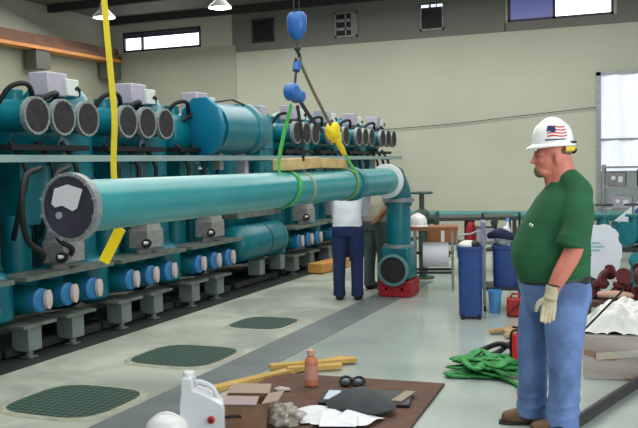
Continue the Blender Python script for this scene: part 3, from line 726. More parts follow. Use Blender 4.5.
# gloves
for s in (1, -1):
    b = MB(); w = V((.09 if s > 0 else 0, s*.284, .85 if s > 0 else .82)); b.tube([w+V((-.01, 0, .045)), w+V((.0, 0, .0)), w+V((.008, 0, -.03))], [.042, .037, .04], 16)
    if s > 0: hand(b, w+V((.004, 0, -.015)), (.18, .05, -1), (1, -.25, 0), .012, .98, -.25)
    else: hand(b, w+V((.004, 0, -.015)), (.18, -.05, -1), (1, .25, 0), .0135, 1.12, .22)
    b.organic('glove', GLOVE, man, .004, 2)
MB().torus((.072, .284, .9), V((-.1, 0, 1)), .038, .007, 20, 6).build('bracelet', mat('dark_strap', (60, 36, 36), .6), man)
# hard hat with flag sticker
HT = Matrix.Translation(V((.0, 0, 1.683))) @ Matrix.Rotation(math.radians(2), 4, 'Y') @ Matrix.Diagonal((.93, .95, 1, 1))
hatT = lambda p: HT @ V(p)
hat = hardhat(hatT, man); hat.name = 'hard_hat'
def patch(a0, a1, z0, z1, m, name, off=.002, wav=.0):
    def f(u, v):
        a = a0+(a1-a0)*u
        return hatT(on_hat(a, z0+(z1-z0)*v+wav*math.sin(u*6.5), off))
    return MB().grid(f, 14, 6).build(name, m, hat)
FR = mat('flag_red', (196, 60, 62), .5); FW = mat('flag_white', (232, 222, 224), .5); FB = mat('flag_blue', (34, 44, 96), .5)
A0, A1 = 1.12, 2.12        # front (hoist side) to back along his left temple
for k in range(7):
    z0 = .048+k*.0088
    patch(A0, A1, z0, z0+.0088, FR if k % 2 == 0 else FW, 'flag_stripe', .0024, .004)
patch(A0-.04, A0+.4, .078, .111, FB, 'flag_canton', .0034, .004)
patch(A0-.12, A1-.1, .028, .036, mat('sticker_text_navy', (30, 26, 70), .5), 'sticker_line', .0026)
b = MB(); b.tube([hatT((-.055-.07*math.sin(t), .082*math.cos(t), -.025)) for t in [PI*k/12 for k in range(13)]], .017, 8); b.build('ratchet_band', mat('yellow_headband', (224, 200, 70), .5), hat)
b = MB(); b.ell(hatT((-.13, 0, -.035)), (.022, .035, .022), 12); b.box(hatT((-.115, .07, .012)), (.03, .02, .012)); b.build('ratchet_knob', BLACK, hat)

# ---- the two men bent over behind the pipe
def bent_man(loc, rz, bend, shirt_m, trousers_m, label, arm, sleeve=True, shoe=BLACK, k=1.):
    e = empty('person', loc, rz, label, 'person'); T = spine(bend)
    b = MB(); head_geo(b, T, (.02, 0, 1.63))
    lofted(b, [(.86, .09, -.11, .14), (1.0, .09, -.1, .14), (1.2, .1, -.11, .15), (1.36, .06, -.1, .15), (1.44, .02, -.06, .06), (1.56, .03, -.05, .055)], T)
    sh = [T((0, s*.19, 1.4)) for s in (-1, 1)]
    hands = []
    for i, s in enumerate((-1, 1)):
        el, wr = V(arm[i][0]), V(arm[i][1])
        b.limb([sh[i], (sh[i]+el)/2, el, (el+wr)/2, wr], [.05, .046, .04, .036, .028], 12)
        hand(b, wr, (wr-el), (.6, -s*.5, .3), .009, 1., .25*s)
        b.limb([(0, s*.09, .88), (.0, s*.1, .5), (-.01, s*.1, .1)], [.08, .055, .042], 12)
    b.organic('body', SKIN_D, e, .0075, 2)
    b = MB()
    for p in ((-.02, 0, 1.67),):
        M3 = (T(V(p)+V((0, 0, .01)))-T(p)).normalized()
        b.ell(T(p)+V((0, 0, .0)), (.098, .086, .085), 16)
    b.organic('hair', mat('dark_hair', (40, 32, 28), .8), e, .007, 2)
    b = MB(); lofted(b, [(.86, .125, -.14, .175), (.95, .13, -.135, .17), (1.05, .13, -.125, .168), (1.2, .13, -.14, .178), (1.33, .1, -.14, .19), (1.41, .06, -.11, .16), (1.46, .035, -.08, .08)], T)
    for i, s in enumerate((-1, 1)):
        el = V(arm[i][0]); q = sh[i].lerp(el, .62 if not sleeve else 1.)
        b.limb([T((0, s*.14, 1.4)), sh[i], (sh[i]+q)/2, q], [.07, .068, .062, .058], 14)
    b.organic('shirt', shirt_m, e, .009, 4)
    b = MB(); lofted(b, [(.76, .11, -.14, .165), (.84, .12, -.145, .175), (.93, .115, -.13, .165)], T)
    for s in (-1, 1):
        b.limb([(-.005, s*.085, .82), (.0, s*.1, .62), (.005, s*.105, .46), (-.01, s*.108, .28), (-.015, s*.108, .12)], [.108, .094, .077, .072, .07], 16)
        b.tube([V((-.015, s*.108, .13)), V((-.01, s*.108, .05))], [.072, .076], 16)
    b.organic('trousers', trousers_m, e, .009, 4)
    for s in (-1, 1):
        b = MB(); b.limb([(-.04, s*.108, .05), (.06, s*.11, .05), (.15, s*.115, .038)], [.045, .045, .036], 12); b.ell((.05, s*.11, .02), (.14, .048, .02), 14)
        b.organic('shoe', shoe, e, .008, 2)
    return e
bent_man((-3.5, 9.45, 0), math.radians(100), 1.05, SHIRTW, NAVY, 'man in white shirt and navy trousers bent over behind the hoisted pipe',
         (((.5, -.12, 1.0), (.62, -.05, 1.15)), ((.45, .22, .98), (.62, .12, 1.18))), True)
bent_man((-3.43, 10.3, 0), math.radians(70), 1.0, SHIRTT, GREYP, 'man in tan shirt and grey trousers stooping beside the elbow riser, bare arm showing',
         (((.05, -.25, 1.12), (-.12, -.14, .92)), ((.42, .22, .98), (.58, .14, 1.16))), False)

# ------------------------------------------------------------------ things behind the riser, to the right
# long teal pipe by the back wall, on stands
e = empty('long_teal_pipe', (-2.9, 15.4, .62), 0, 'long horizontal teal pipe lying on stands in front of the pale back wall', 'pipe')
b = MB(); b.cyl((-2.3, 0, 0), (2.6, 0, 0), .085, n=20); b.build('pipe_body', mat('dusty_teal', (60, 128, 124), .5, 0, .1, 3), e)
b = MB(); b.cyl((-2.34, 0, 0), (-2.28, 0, 0), .13); b.cyl((2.55, 0, 0), (2.6, 0, 0), .13); b.build('flange', TEAL_DARK, e)
for i, x in enumerate((-4.6, -2.9, -1.1)):
    e = empty('pipe_stand', (x, 15.4, 0), 0, ['dark pipe stand under the left end of the back pipe', 'dark pipe stand under the middle of the back pipe', 'dark pipe stand under the right end of the back pipe'][i], 'stand', 'stands under the back pipe')
    b = MB(); b.box((0, 0, .5), (.08, .3, .06)); b.box((-.0, -.13, .26), (.05, .05, .5)); b.box((0, .13, .26), (.05, .05, .5)); b.box((0, 0, .02), (.3, .4, .03)); b.build('stand_frame', STEEL_D, e)

# valve post behind the bench
e = empty('valve_post', (-3.16, 11.5, 0), 0, 'dark green valve with handwheel on a post right of the elbow riser', 'valve')
VG = mat('dull_dark_green', (62, 84, 74), .6, .2, .2, 10)
b = MB(); b.cyl((0, 0, 0), (0, 0, .7), .05); b.cyl((0, 0, .0), (0, 0, .02), .16); b.ell((0, 0, .82), (.13, .12, .15), 16); b.cyl((-.2, 0, .82), (.2, 0, .82), .07); b.cyl((-.22, 0, .82), (-.19, 0, .82), .11); b.cyl((.19, 0, .82), (.22, 0, .82), .11)
b.cyl((0, 0, .95), (0, 0, 1.16), .035); b.build('valve_body', VG, e)
b = MB(); b.torus((0, 0, 1.18), (0, 0, 1), .14, .016); b.box((0, 0, 1.18), (.28, .02, .02)); b.box((0, 0, 1.18), (.02, .28, .02)); b.build('handwheel', VG, e)

# roll stand with white roll
e = empty('roll_stand', (-2.75, 10.6, 0), math.radians(14), 'steel leg stand with brown board top, carrying the white roll', 'stand')
b = MB()
b.box((-.02, 0, .77), (.62, .4, .045)); b.build('board_top', mat('rust_board', (142, 92, 58), .8, 0, .15, 8), e)
for x in (-.25, .22):
    for y in (-.17, .17): MB().box((x, y, .375), (.03, .03, .75)).build('leg', STEEL, e)
b = MB()
for y in (-.17, .17): b.box((-.015, y, .22), (.5, .025, .03))
for x in (-.25, .22): b.box((x, 0, .22), (.025, .35, .03)); b.box((x, 0, .43), (.03, .35, .03))
b.build('cross_bar', STEEL_D, e)
b = MB(); b.cyl((-.26, 0, .45), (.24, 0, .45), .02); b.build('axle', STEEL_D, e)
e = empty('plastic_roll', (-2.75, 10.6, .43), math.radians(14), 'fat white roll held horizontally in the steel stand', 'roll')
b = MB(); b.lathe((-.15, 0, .0), (1, 0, 0), [(.035, 0), (.155, 0), (.16, .01), (.16, .31), (.155, .32), (.035, .32)], 32, False); b.build('roll', mat('roll_white', (242, 242, 250), .45), e)
MB().lathe((-.17, 0, 0), (1, 0, 0), [(.036, 0), (.036, .36)], 16, False).build('core', KRAFT, e)
# hard hat on stand
e = empty('hard_hat', (-2.94, 10.5, .8), math.radians(150), 'small white hard hat resting on the brown board of the roll stand', 'hard hat')
hardhat(lambda p: V(p), e)

# work table with timber
e = empty('work_table', (-2.72, 12.4, 0), math.radians(18), 'long dark steel work table behind the blue bins', 'table')
MB().box((0, 0, .78), (1.35, .6, .05)).build('table_top', STEEL_D, e, .004)
for x in (-.63, 0, .63):
    for y in (-.26, .26): MB().box((x, y, .38), (.05, .05, .76)).build('leg', STEEL_D, e)
MB().box((0, 0, .42), (1.25, .5, .03)).build('shelf', PLATE, e)
for i, (x, w, h, m, t) in enumerate(((-.38, .42, .22, mat('orange_brown', (158, 100, 62), .8, 0, .15, 6), 'orange brown carton on the shelf at the left end of the work table'), (.2, .3, .2, BOXG, 'grey carton on the middle of the work table shelf'))):
    e = empty('carton', (-2.72+x*math.cos(.314), 12.4+x*math.sin(.314), .437), .314, t, 'carton')
    MB().box((0, -.0, h/2), (w, .4, h)).build('box_body', m, e, .004)
    MB().box((0, -.202, h/2), (.05, .004, h*.96)).build('tape', PAPER, e)
o = MB().box((-1.7, 13.4, .3), (.9, .5, .6)).build('timber_stack', mat('mixed_timber', (150, 104, 70), .8, 0, .25, 6), bevel=.01); tag(o, 'low brown timber crate behind the blue bins', 'crate')

# blue bins on cart
def bin_mesh(w, d, z0, z1, tp):
    b = MB(); rg = []
    for k, z in ((1., z0), (tp*.99, z1-.04), (tp*1.07, z1-.035), (tp*1.07, z1), (tp*.96, z1), (.9, z0+.03)):
        rg.append(super_ring(V((0, 0, z)), V((w/2*k, 0, 0)), V((0, d/2*k, 0)), 28, .45))
    return b.rings(rg)
e = empty('tall_blue_bin', (-1.89, 8.7, 0), math.radians(14), 'tall narrow blue bin standing on the floor, left one, open with white liner', 'bin')
b = bin_mesh(.235, .3, 0.03, .74, 1.04); b.build('bin_body', BINB, e)
MB().ell((-.02, 0, .74), (.1, .12, .055), 14).build('liner_bulge', mat('liner_white', (215, 215, 208), .6, 0, 0, 1, .5, 12), e)
MB().ell((.05, -.06, .75), (.05, .07, .045), 12).build('black_contents', BLACK, e)
for x in (-.08, .08): MB().cyl((x, -.12, .025), (x, -.15, .025), .025).build('wheel', BLACK, e)
MB().tube([(-.12, .16, .6), (-.12, .17, .8), (0, .17, .84), (.14, .16, .8), (.15, .1, .1)], .01, 8, smooth=5).build('handle_tube', STEEL, e)
e = empty('tool_cart', (-1.68, 9.35, 0), math.radians(12), 'grey framed cart with dark castors carrying the second blue bin', 'cart')
MB().box((0, 0, .24), (.42, .5, .03)).build('shelf', STEEL_D, e)
MB().box((-.2, 0, .6), (.05, .42, .7)).build('side_panel', mat('grey_blue_panel', (120, 124, 148), .5, 0, .1, 5), e, .005)
for x in (-.19, .19):
    for y in (-.22, .22):
        MB().box((x, y, .15), (.025, .025, .18)).build('leg', STEEL_D, e); MB().cyl((x-.012, y, .035), (x+.012, y, .035), .035).build('castor', BLACK, e)
b = MB(); b.tube([(-.2, .24, .25), (-.2, .24, 1.02), (.2, .24, 1.02), (.2, .24, .25)], .014, 8); b.build('push_handle', BLACK, e)
e = empty('blue_bin', (-1.64, 9.33, .256), math.radians(12), 'shorter blue bin on the grey cart, right one, heaped with bags', 'bin')
bin_mesh(.26, .34, 0, .44, 1.05).build('bin_body', BINB, e)
e2 = empty('stuffed_bag', (-1.66, 9.31, .66), 0, 'white bag stuffed in the top of the right blue bin', 'bag'); b = MB(); b.ell((0, 0, .09), (.09, .08, .075)); b.ell((.03, 0, .18), (.04, .04, .06)); b.organic('bag', WHITE, e2, .01, 2)
o = MB().limb([(-1.78, 9.2, .80), (-1.66, 9.15, .83), (-1.5, 9.22, .77)], [.035, .06, .03], 12).build('navy_bundle', mat('navy_cloth', (30, 38, 72), .8, 0, .2, 8)); tag(o, 'dark navy cloth bundle across the top of the right blue bin', 'cloth')
e2 = empty('white_bottle', (-1.63, 9.42, .7), 0, 'slim white bottle sticking up out of the right blue bin', 'bottle'); MB().lathe((0, 0, -.05), (0, 0, 1), [(.03, 0), (.032, .2), (.016, .24), (.014, .29)], 14).build('bottle_body', WHITE, e2); MB().cyl((0, 0, .24), (0, 0, .275), .018).build('cap', LBLUE, e2)
e2 = empty('red_canister', (-2.07, 9.6, 0), 0, 'dark red canister behind the tall blue bin', 'canister'); MB().lathe((0, 0, 0), (0, 0, 1), [(.05, 0), (.06, .02), (.06, .84), (.04, .9), (.03, .92)], 20).build('canister_body', RED, e2); MB().box((0, 0, .93), (.08, .03, .03)).build('valve', BLACK, e2)
e2 = empty('light_blue_bucket', (-1.7, 9.02, 0), 0, 'light blue bucket on the floor under the cart', 'bucket'); b = MB(); b.lathe((0, 0, 0), (0, 0, 1), [(.055, 0), (.07, .22), (.078, .22), (.078, .24), (.066, .24), (.05, .02)], 20); b.build('bucket_body', LBLUE, e2); MB().tube([(-.075, 0, .22), (0, -.08, .15), (.075, 0, .22)], .004, 6, smooth=5).build('handle', STEEL, e2)
e2 = empty('red_jerrycan', (-1.46, 8.85, 0), math.radians(12), 'small dark red fuel can on the floor between cart and man', 'can'); MB().box((0, 0, .1), (.17, .12, .19)).build('can_body', RED, e2, .02)
b = MB(); b.tube([(-.05, 0, .19), (-.03, 0, .235), (.04, 0, .235), (.05, 0, .19)], .012, 8); b.cyl((.07, 0, .18), (.1, 0, .24), .015); b.build('handle', RED, e2); MB().ribbon([(-.085, -.063, .02), (.085, -.063, .19)], .02, .004, (0, 1, 0)).build('pressed_cross', MAROON, e2)
# red upright cylinder beside man
e2 = empty('red_cylinder', (-1.06, 6.62, 0), 0, 'bright red upright extinguisher on the floor just behind the man in jeans', 'extinguisher')
MB().lathe((0, 0, 0), (0, 0, 1), [(.05, 0), (.06, .01), (.06, .23), (.05, .265), (.022, .28)], 24).build('cylinder_body', mat('bright_red', (212, 30, 42), .35), e2)
b = MB(); b.cyl((0, 0, .28), (0, 0, .31), .018); b.box((-.02, 0, .32), (.07, .018, .014)); b.tube([(0, 0, .3), (-.06, .0, .28), (-.07, 0, .15), (-.065, 0, .08)], .009, 8, smooth=4); b.build('nozzle_head', BLACK, e2)
# tan gloves and black straps on floor
for i, (x, y, rz) in enumerate(((-1.42, 7.9, .3), (-1.33, 7.8, 1.4))):
    e2 = empty('work_glove', (x, y, .028), rz, ['tan work glove on the floor left of its pair, beyond the red extinguisher', 'tan work glove on the floor nearer the red extinguisher'][i], 'glove', 'tan gloves on the floor')
    b = MB(); b.limb([(-.1, 0, .0), (-.04, 0, .005), (0, 0, .01)], [.026, .03, .026]); hand(b, (0, 0, .01), (1, 0, .1), (0, 1, 0), .013, 1.2, -.15 if i else .2); b.organic('glove', mat('tan_canvas', (176, 146, 108), .9, 0, .15, 20), e2, .006, 1)
for i, pts in enumerate((((-1.5, 6.9, .02), (-1.42, 6.98, .05), (-1.3, 7.0, .1), (-1.2, 6.95, .1), (-1.14, 6.98, .03)), ((-1.36, 6.88, .02), (-1.28, 6.93, .05), (-1.2, 7.05, .1), (-1.15, 7.1, .03)))):
    o = MB().tube(pts, .022, 10, smooth=5).build('black_hose', BLACK); tag(o, ['black hose end lying beyond the green slings, left one', 'short black hose end lying beyond the green slings, next to the red cylinder'][i], 'hose')

# green slings heap
rnd = random.Random(3)
for i in range(6):
    pts = []; cx, cy = -1.24+rnd.uniform(-.1, .1), 6.42+rnd.uniform(-.14, .14); ph = rnd.uniform(0, 6)
    for k in range(13):
        a = ph+k*1.15; r = .13+.13*math.sin(k*1.9+i)
        pts.append((cx+r*1.0*math.cos(a)*1.05, cy+r*1.2*math.sin(a), .022+.02*i*.6+.018*math.sin(k*2.3+i)**2))
    if i == 0: pts += [(-1.0, 6.1, .015), (-.93, 5.9, .015), (-.88, 5.72, .015)]
    if i == 1: pts += [(-1.35, 6.3, .02), (-1.52, 6.25, .02), (-1.5, 6.18, .02), (-1.35, 6.2, .02)]
    pts = [(x, y, max(.014, z)) for x, y, z in pts]
    o = MB().ribbon(pts, .058, .012, (.25, .1, 1), smooth=5).build('green_sling', [GRNP, mat('mid_green_webbing', (52, 142, 70), .75, 0, .3, 18)][i % 2])
    tag(o, 'green webbing sling in the tangled heap on the floor left of the man', 'sling', 'heap of green slings')

# wrapped carton and plastic, right edge
e = empty('wrapped_carton', (-.08, 6.85, 0), math.radians(6), 'big brown carton on the floor right of the man, wrapped in clear plastic', 'carton')
MB().box((0, 0, .16), (1.08, .7, .32)).build('box_body', mat('wrapped_kraft', (142, 112, 84), .5, 0, .15, 4, .3, 6, coat=.3), e, .012)
FILM = mat('clear_film', (225, 230, 232), .15, alpha=.3, bump=.6, bscale=9)
def f(u, v):
    x = -.56+1.12*u; z = .33*v
    return V((x, -.365-.012*math.sin(x*9+z*14)-.008*math.sin(z*40+x*5), z+.005))
MB().grid(f, 50, 16).build('film', FILM, e, ang=80)
b = MB(); b.box((-.2, -.357, .2), (.5, .006, .05), ry=-.12); b.build('tape', mat('light_tape', (180, 172, 156), .4), e)
o = MB()
rnd = random.Random(5)
import mathutils
def f(u, v):
    x = -.62+1.15*u; y = 6.49+.62*v; ed = min(u, 1-u, v, 1-v)
    n = mathutils.noise.fractal(V((x*5, y*5, 0)), 1, 2, 4)
    n2 = abs(mathutils.noise.noise(V((x*13, y*13, 3))))
    return V((x+.03*n, y+.02*n, .33+.15*smooth01(ed*7)*(1+.3*n)+.045*n2))
o.grid(f, 70, 40)
o = o.build('plastic_sheeting', mat('milky_plastic', (218, 218, 212), .3, 0, .1, 6, .5, 16, coat=.3), ang=60); tag(o, 'crumpled milky plastic sheeting heaped on top of the brown carton', 'plastic sheet')
o = MB().tube([(-.6, 6.44, .33), (-.3, 6.52, .66)], .008, 8).build('thin_rod', BLACK); tag(o, 'thin dark rod leaning against the plastic sheeting right of the man', 'rod')
o.location = (0, -.02, 0)
o = MB().tube([(-.66, 4.75, .04), (-.5, 5.25, .04), (-.28, 6.0, .045), (-.1, 6.42, .05), (.3, 6.42, .05)], .036, 12, smooth=4).build('thick_black_hose', mat('hose_black', (44, 42, 42), .5)); tag(o, 'thick black hose lying on the floor before the wrapped carton', 'hose')

# maroon fittings pile on a low table
e = empty('low_bench', (-.2, 8.0, 0), math.radians(5), 'low wooden bench piled with maroon pipe fittings behind the wrapped carton', 'bench')
MB().box((0, 0, .35), (1.1, .6, .05)).build('bench_top', mat('dark_wood', (88, 58, 44), .8, 0, .2, 6), e, .006)
for x in (-.48, .48):
    for y in (-.24, .24): MB().box((x, y, .165), (.07, .07, .33)).build('leg', mat('dark_wood', (88, 58, 44)), e)
def fitting(loc, rot, label):
    e = empty('pipe_fitting', loc, 0, label, 'fitting', 'maroon pipe fittings on the bench'); e.rotation_euler = rot
    b = MB(); pts = [(.1*math.cos(a)-.1, 0, .1*math.sin(a)) for a in [PI/2*k/6 for k in range(7)]]
    b.tube(pts, .036, 14); b.build('elbow_body', MAROON, e)
    MB().cyl((0, 0, -.02), (0, 0, .01), .066, n=18).build('flange', MAROON, e); MB().cyl((-.1, 0, .1), (-.13, 0, .1), .066, n=18).build('flange', MAROON, e)
    return e
rnd = random.Random(11)
k = 0
fit0 = None
for j, (n, z) in enumerate(((7, .40), (6, .50))):
    for i in range(n):
        x = -.62+.5*j*.14+i*.16; y = 7.86+rnd.uniform(-.06, .1)
        lab = 'maroon flanged elbow fitting in the pile on the bench, behind the plastic sheeting'
        if fit0 is None: fit0 = fitting((x, y, z), (rnd.uniform(-.4, .4), rnd.uniform(-.3, .3), rnd.uniform(0, 6)), lab)
        else:
            c = dup(fit0, None, (x, y, z)); c.rotation_euler = (rnd.uniform(-.5, .5), rnd.uniform(-.4, .4), rnd.uniform(0, 6))
o = MB().limb([(-.55, 7.76, .425), (-.42, 7.72, .435), (-.3, 7.76, .425)], [.03, .035, .025], 10).build('pale_cloth', mat('salmon_cloth', (200, 160, 142), .9)); tag(o, 'pale pink rag lying on the front of the maroon fittings', 'cloth')

# white sack with ragged edge
e = empty('white_sheet_stand', (-.62, 8.55, -.0), math.radians(8), 'ragged white paper sheet with faint teal print standing between man and teal valves', 'sheet')
poly = []; rnd = random.Random(2); N_ = 44
for k in range(N_):
    a = 2*PI*k/N_; rr = 1+rnd.uniform(-.06, .05)
    poly.append((.2*rr*math.copysign(abs(math.cos(a))**.7, math.cos(a)), .255*rr*math.copysign(abs(math.sin(a))**.8, math.sin(a))))
b = MB(); b.prism(poly, (0, 0, .72), (1, 0, 0), (0, .12, 1), (0, .02, 0)); b.build('sheet', mat('sheet_white', (214, 218, 226), .7, 0, .04, 8, .2, 12), e)
b = MB()
for k, (x, z, w) in enumerate(((-.03, .80, .09), (-.01, .765, .12), (-.03, .73, .07))):
    b.tube([(x-w/2+w*i/12, -.012+(z-.72)*.12, z+.008*math.sin(i*2.1+k)) for i in range(13)], .0035, 6)
b.build('teal_print', mat('print_teal', (96, 170, 180), .6), e)
b = MB(); b.box((0, .08, .3), (.04, .04, .6)); b.box((0, .08, .015), (.24, .2, .03)); b.build('post', STEEL_D, e)

# teal valves on rack
e = empty('steel_bench', (-.25, 9.95, 0), 0, 'grey steel bench behind the white sheet, carrying teal valves', 'bench')
MB().box((0, 0, .62), (1.15, .5, .05)).build('bench_top', STEEL_D, e)
for x in (-.52, .52):
    for y in (-.2, .2): MB().box((x, y, .3), (.05, .05, .6)).build('leg', STEEL_D, e)
def teal_valve(loc, rz, label, s=1.):
    e = empty('teal_valve', loc, rz, label, 'valve', 'teal valves on the bench')
    b = MB(); b.lathe((-.16, 0, .14), (1, 0, 0), [(.13, 0), (.13, .03), (.08, .035), (.08, .1), (.11, .16), (.08, .22), (.08, .285), (.13, .29), (.13, .32)], 20); b.cyl((0, 0, .2), (0, 0, .32), .05); b.cyl((0, 0, .32), (0, 0, .345), .085); b.build('valve_body', mat('valve_teal', (30, 118, 126), .4, 0, .15, 9), e)
    MB().cyl((0, 0, .34), (0, 0, .45), .015).build('stem', STEEL, e)
    b = MB(); b.torus((0, 0, .45), (0, 0, 1), .09, .011, 20, 6); b.box((0, 0, .45), (.18, .014, .012)); b.box((0, 0, .45), (.014, .18, .012)); b.build('handwheel', STEEL_D, e)
    return e
tv = teal_valve((-.66, 9.85, .645), .5, 'teal flanged valve with handwheel at the left end of the bench, nearest the man')
for x, y, rz, lab in ((-.36, 9.9, 1.1, 'teal flanged valve in the middle of the bench behind the white sheet'), (-.05, 9.88, .2, 'teal flanged valve at the right edge of the picture')):
    c = dup(tv, None, (x, y, .645), lab); c.rotation_euler.z = rz
o = MB().lathe((-.42, 9.3, .1), (.3, -.5, .8), [(.13, 0), (.13, .04), (.085, .05), (.085, .55), (.13, .56), (.13, .6)], 20).build('teal_pipe_spool', MATS['valve_teal']); tag(o, 'teal flanged pipe spool leaning in front of the valve bench', 'pipe')
# grey equipment racks far right
e = empty('grey_rack', (-.4, 14.2, 0), 0, 'tall grey steel rack with instruments in front of the sheeted doorway', 'rack')
for x in (-.55, 0, .55):
    for y in (-.2, .2): MB().box((x, y, .75), (.04, .04, 1.5)).build('post', STEEL, e)
for z in (.4, .8, 1.15, 1.46): MB().box((0, 0, z), (1.15, .46, .03)).build('shelf', STEEL, e)
rnd = random.Random(4)
for i, (x, z, w, h, m, lab) in enumerate(((-.35, 1.165, .26, .22, BOXD, 'grey instrument box on the top inner shelf of the grey rack, left'), (.05, 1.165, .22, .26, STEEL_D, 'dark instrument box on the top inner shelf of the grey rack, centre'), (-.28, .815, .3, .2, BOXG, 'lavender grey box on the middle shelf of the grey rack'), (.12, .815, .24, .16, STEEL_D, 'dark flat box on the middle shelf of the grey rack'))):
    e = empty('instrument_box', (x-.4, 14.18, z), 0, lab, 'box'); MB().box((0, 0, h/2), (w, .3, h)).build('case', m, e, .01); b = MB(); b.cyl((-w*.2, -.15, h*.6), (-w*.2, -.165, h*.6), h*.16); b.box((w*.2, -.155, h*.5), (w*.25, .01, h*.4)); b.build('gauge', WHITE, e)
e = empty('blue_white_tarp', (-.42, 12.3, 0), 0, 'peaked white and blue cover on a stand behind the teal valves', 'cover')
b = MB(); b.prism([(-.28, 0), (.28, 0), (.03, .26)], (0, 0, .74), (1, 0, 0), (0, 0, 1), (0, .3, 0)); b.build('cover', mat('tarp_white', (214, 222, 230), .7), e)
b = MB(); b.prism([(-.1, .03), (.12, .03), (.03, .2)], (0, -.004, .74), (1, 0, 0), (0, 0, 1), (0, .008, 0)); b.build('blue_patch', mat('tarp_blue', (52, 84, 140), .7), e)
b = MB(); b.box((0, .15, .72), (.6, .34, .03)); b.box((0, .15, .36), (.06, .06, .72)); b.box((0, .15, .015), (.4, .3, .03)); b.build('stand', STEEL_D, e)
# small red boxes far behind man
for i, x in enumerate((-2.2, -1.85, -1.5)):
    e = empty('red_crate', (x, 14.6, 0), .1*i, ['red crate far behind the bins, left of three', 'red crate far behind the bins, middle of three', 'red crate far behind the bins, right of three, beside the man'][i], 'crate', 'red crates by the back pipe')
    b = MB(); b.box((0, 0, .24), (.28, .28, .46)); b.build('crate_body', RED, e, .01); MB().box((0, 0, .48), (.3, .3, .03)).build('lid', MAROON, e)
# timber by the tank
o = MB().box((-4.75, 12.0, .08), (.25, .9, .14), rz=-.1).build('timber_block', mat('orange_wood', (196, 140, 66), .7, 0, .15, 8), bevel=.01); tag(o, 'orange wooden block on the floor at the far end of the horizontal tank', 'timber')

# ------------------------------------------------------------------ foreground floor things
e = empty('brown_board', (-2.1, 5.12, 0), math.radians(3), 'large brown cardboard sheet lying flat on the floor in the foreground', 'sheet')
MB().box((-.0, .0, .009), (1.3, 1.62, .014)).build('board', KRAFT_D, e)
MB().box((.652, 0, .009), (.006, 1.62, .016)).build('edge', mat('edge_dark', (70, 52, 44), .8), e)
BZ = .018
def plank(a, b_, w, label, h=.035):
    a = V(a); b_ = V(b_); c = (a+b_)/2; d = b_-a
    e = empty('wooden_plank', (c.x, c.y, c.z), math.atan2(d.y, d.x), label, 'plank', None)
    MB().box((0, 0, h/2), (d.length, w, h)).build('board', WOOD, e, .003); return e
plank((-3.1, 5.1, .002), (-2.45, 6.5, .002), .085, 'yellow pine plank on the floor, farthest left of the three at the board')
plank((-2.88, 5.98, .03), (-2.33, 6.42, .003), .08, 'yellow pine plank on the floor, middle one of the three')
plank((-2.72, 5.95, .03), (-2.36, 6.18, .003), .07, 'yellow pine plank, nearest to the orange bottle')

# orange bottle
e = empty('orange_bottle', (-2.37, 5.6, BZ), 0, 'orange brown plastic bottle standing on the brown board', 'bottle')
MB().lathe((0, 0, 0), (0, 0, 1), [(.04, 0), (.048, .01), (.048, .17), (.04, .2), (.022, .215), (.022, .225)], 24).build('bottle_body', ORANGE, e)
MB().lathe((0, 0, .222), (0, 0, 1), [(.027, 0), (.027, .035), (.02, .042)], 20).build('cap', mat('pale_orange_cap', (224, 170, 140), .4), e)
MB().lathe((0, 0, .05), (0, 0, 1), [(.049, 0), (.049, .1)], 24, False).build('label_band', mat('bottle_label', (216, 158, 140), .5), e)

# white jug with spigot
e = empty('white_jug', (-2.58, 4.42, 0), yaw, 'translucent white plastic jug with red spigot cap in the left foreground', 'jug')
poly = [(-.118, 0), (.13, 0), (.135, .01), (.135, .175), (.125, .2), (.02, .262), (-.04, .285), (-.048, .30), (-.048, .345), (-.056, .36), (-.108, .36), (-.114, .35), (-.114, .27), (-.125, .2), (-.125, .01)]
JUG = mat('jug_plastic', (216, 220, 224), .3, 0, 0, 1, coat=.2)
MB().prism(poly, (0, -.085, 0), (1, 0, 0), (0, 0, 1), (0, .17, 0)).build('jug_body', JUG, e, .02)
MB().lathe((-.08, 0, .35), (0, 0, 1), [(.034, 0), (.034, .03), (.028, .036)], 20).build('cap', WHITE, e)
MB().tube([(.1, 0, .2), (.06, 0, .285), (-.01, 0, .32), (-.04, 0, .32)], .014, 10, smooth=4).build('handle', JUG, e)
c = MB().lathe((.06, -.085, .115), (0, -1, 0), [(.022, 0), (.022, .015), (.014, .02)], 18).build('red_cap', mat('spigot_red', (196, 40, 30), .4), e)
MB().lathe((.06, -.105, .115), (0, -1, 0), [(.009, 0), (.009, .01)], 12).build('spigot_core', BLACK, c)
MB().tube([(.136, -.03, .11), (.17, -.05, .12), (.22, -.03, .115), (.24, 0, .09)], .008, 8, smooth=4).build('tap_lever', BLACK, e)
e = empty('hard_hat', (-2.72, 4.24, .0), math.radians(200), 'white hard hat on the floor at the bottom edge, left of the jug', 'hard hat')
hardhat(lambda p: V((p[0]*1.0, p[1], p[2]+.012)), e)

# brown open carton
e = empty('open_carton', (-2.39, 4.6, BZ), math.radians(15), 'small open brown cardboard carton right of the white jug', 'carton')
b = MB(); t = .006; w, d, h = .26, .24, .17
b.box((0, 0, .004), (w, d, .008))
for x in (-w/2, w/2): b.box((x, 0, h/2), (t, d, h))
for y in (-d/2, d/2): b.box((0, y, h/2), (w, t, h))
b.build('box_body', mat('carton_brown', (140, 108, 84), .8, 0, .1, 8), e)
FL = mat('carton_inner', (172, 150, 134), .8)
MB().box((-.0, d/2+.035, h+.02), (w, .09, .005), rx=.45).build('flap', FL, e); MB().box((w/2+.045, 0, h+.01), (.1, d*.95, .005), ry=-.2).build('flap', FL, e); MB().box((-.02, -d/2+.03, h+.012), (w*.9, .1, .005), rx=.25).build('flap', mat('flap_lilac', (168, 150, 150), .8), e)

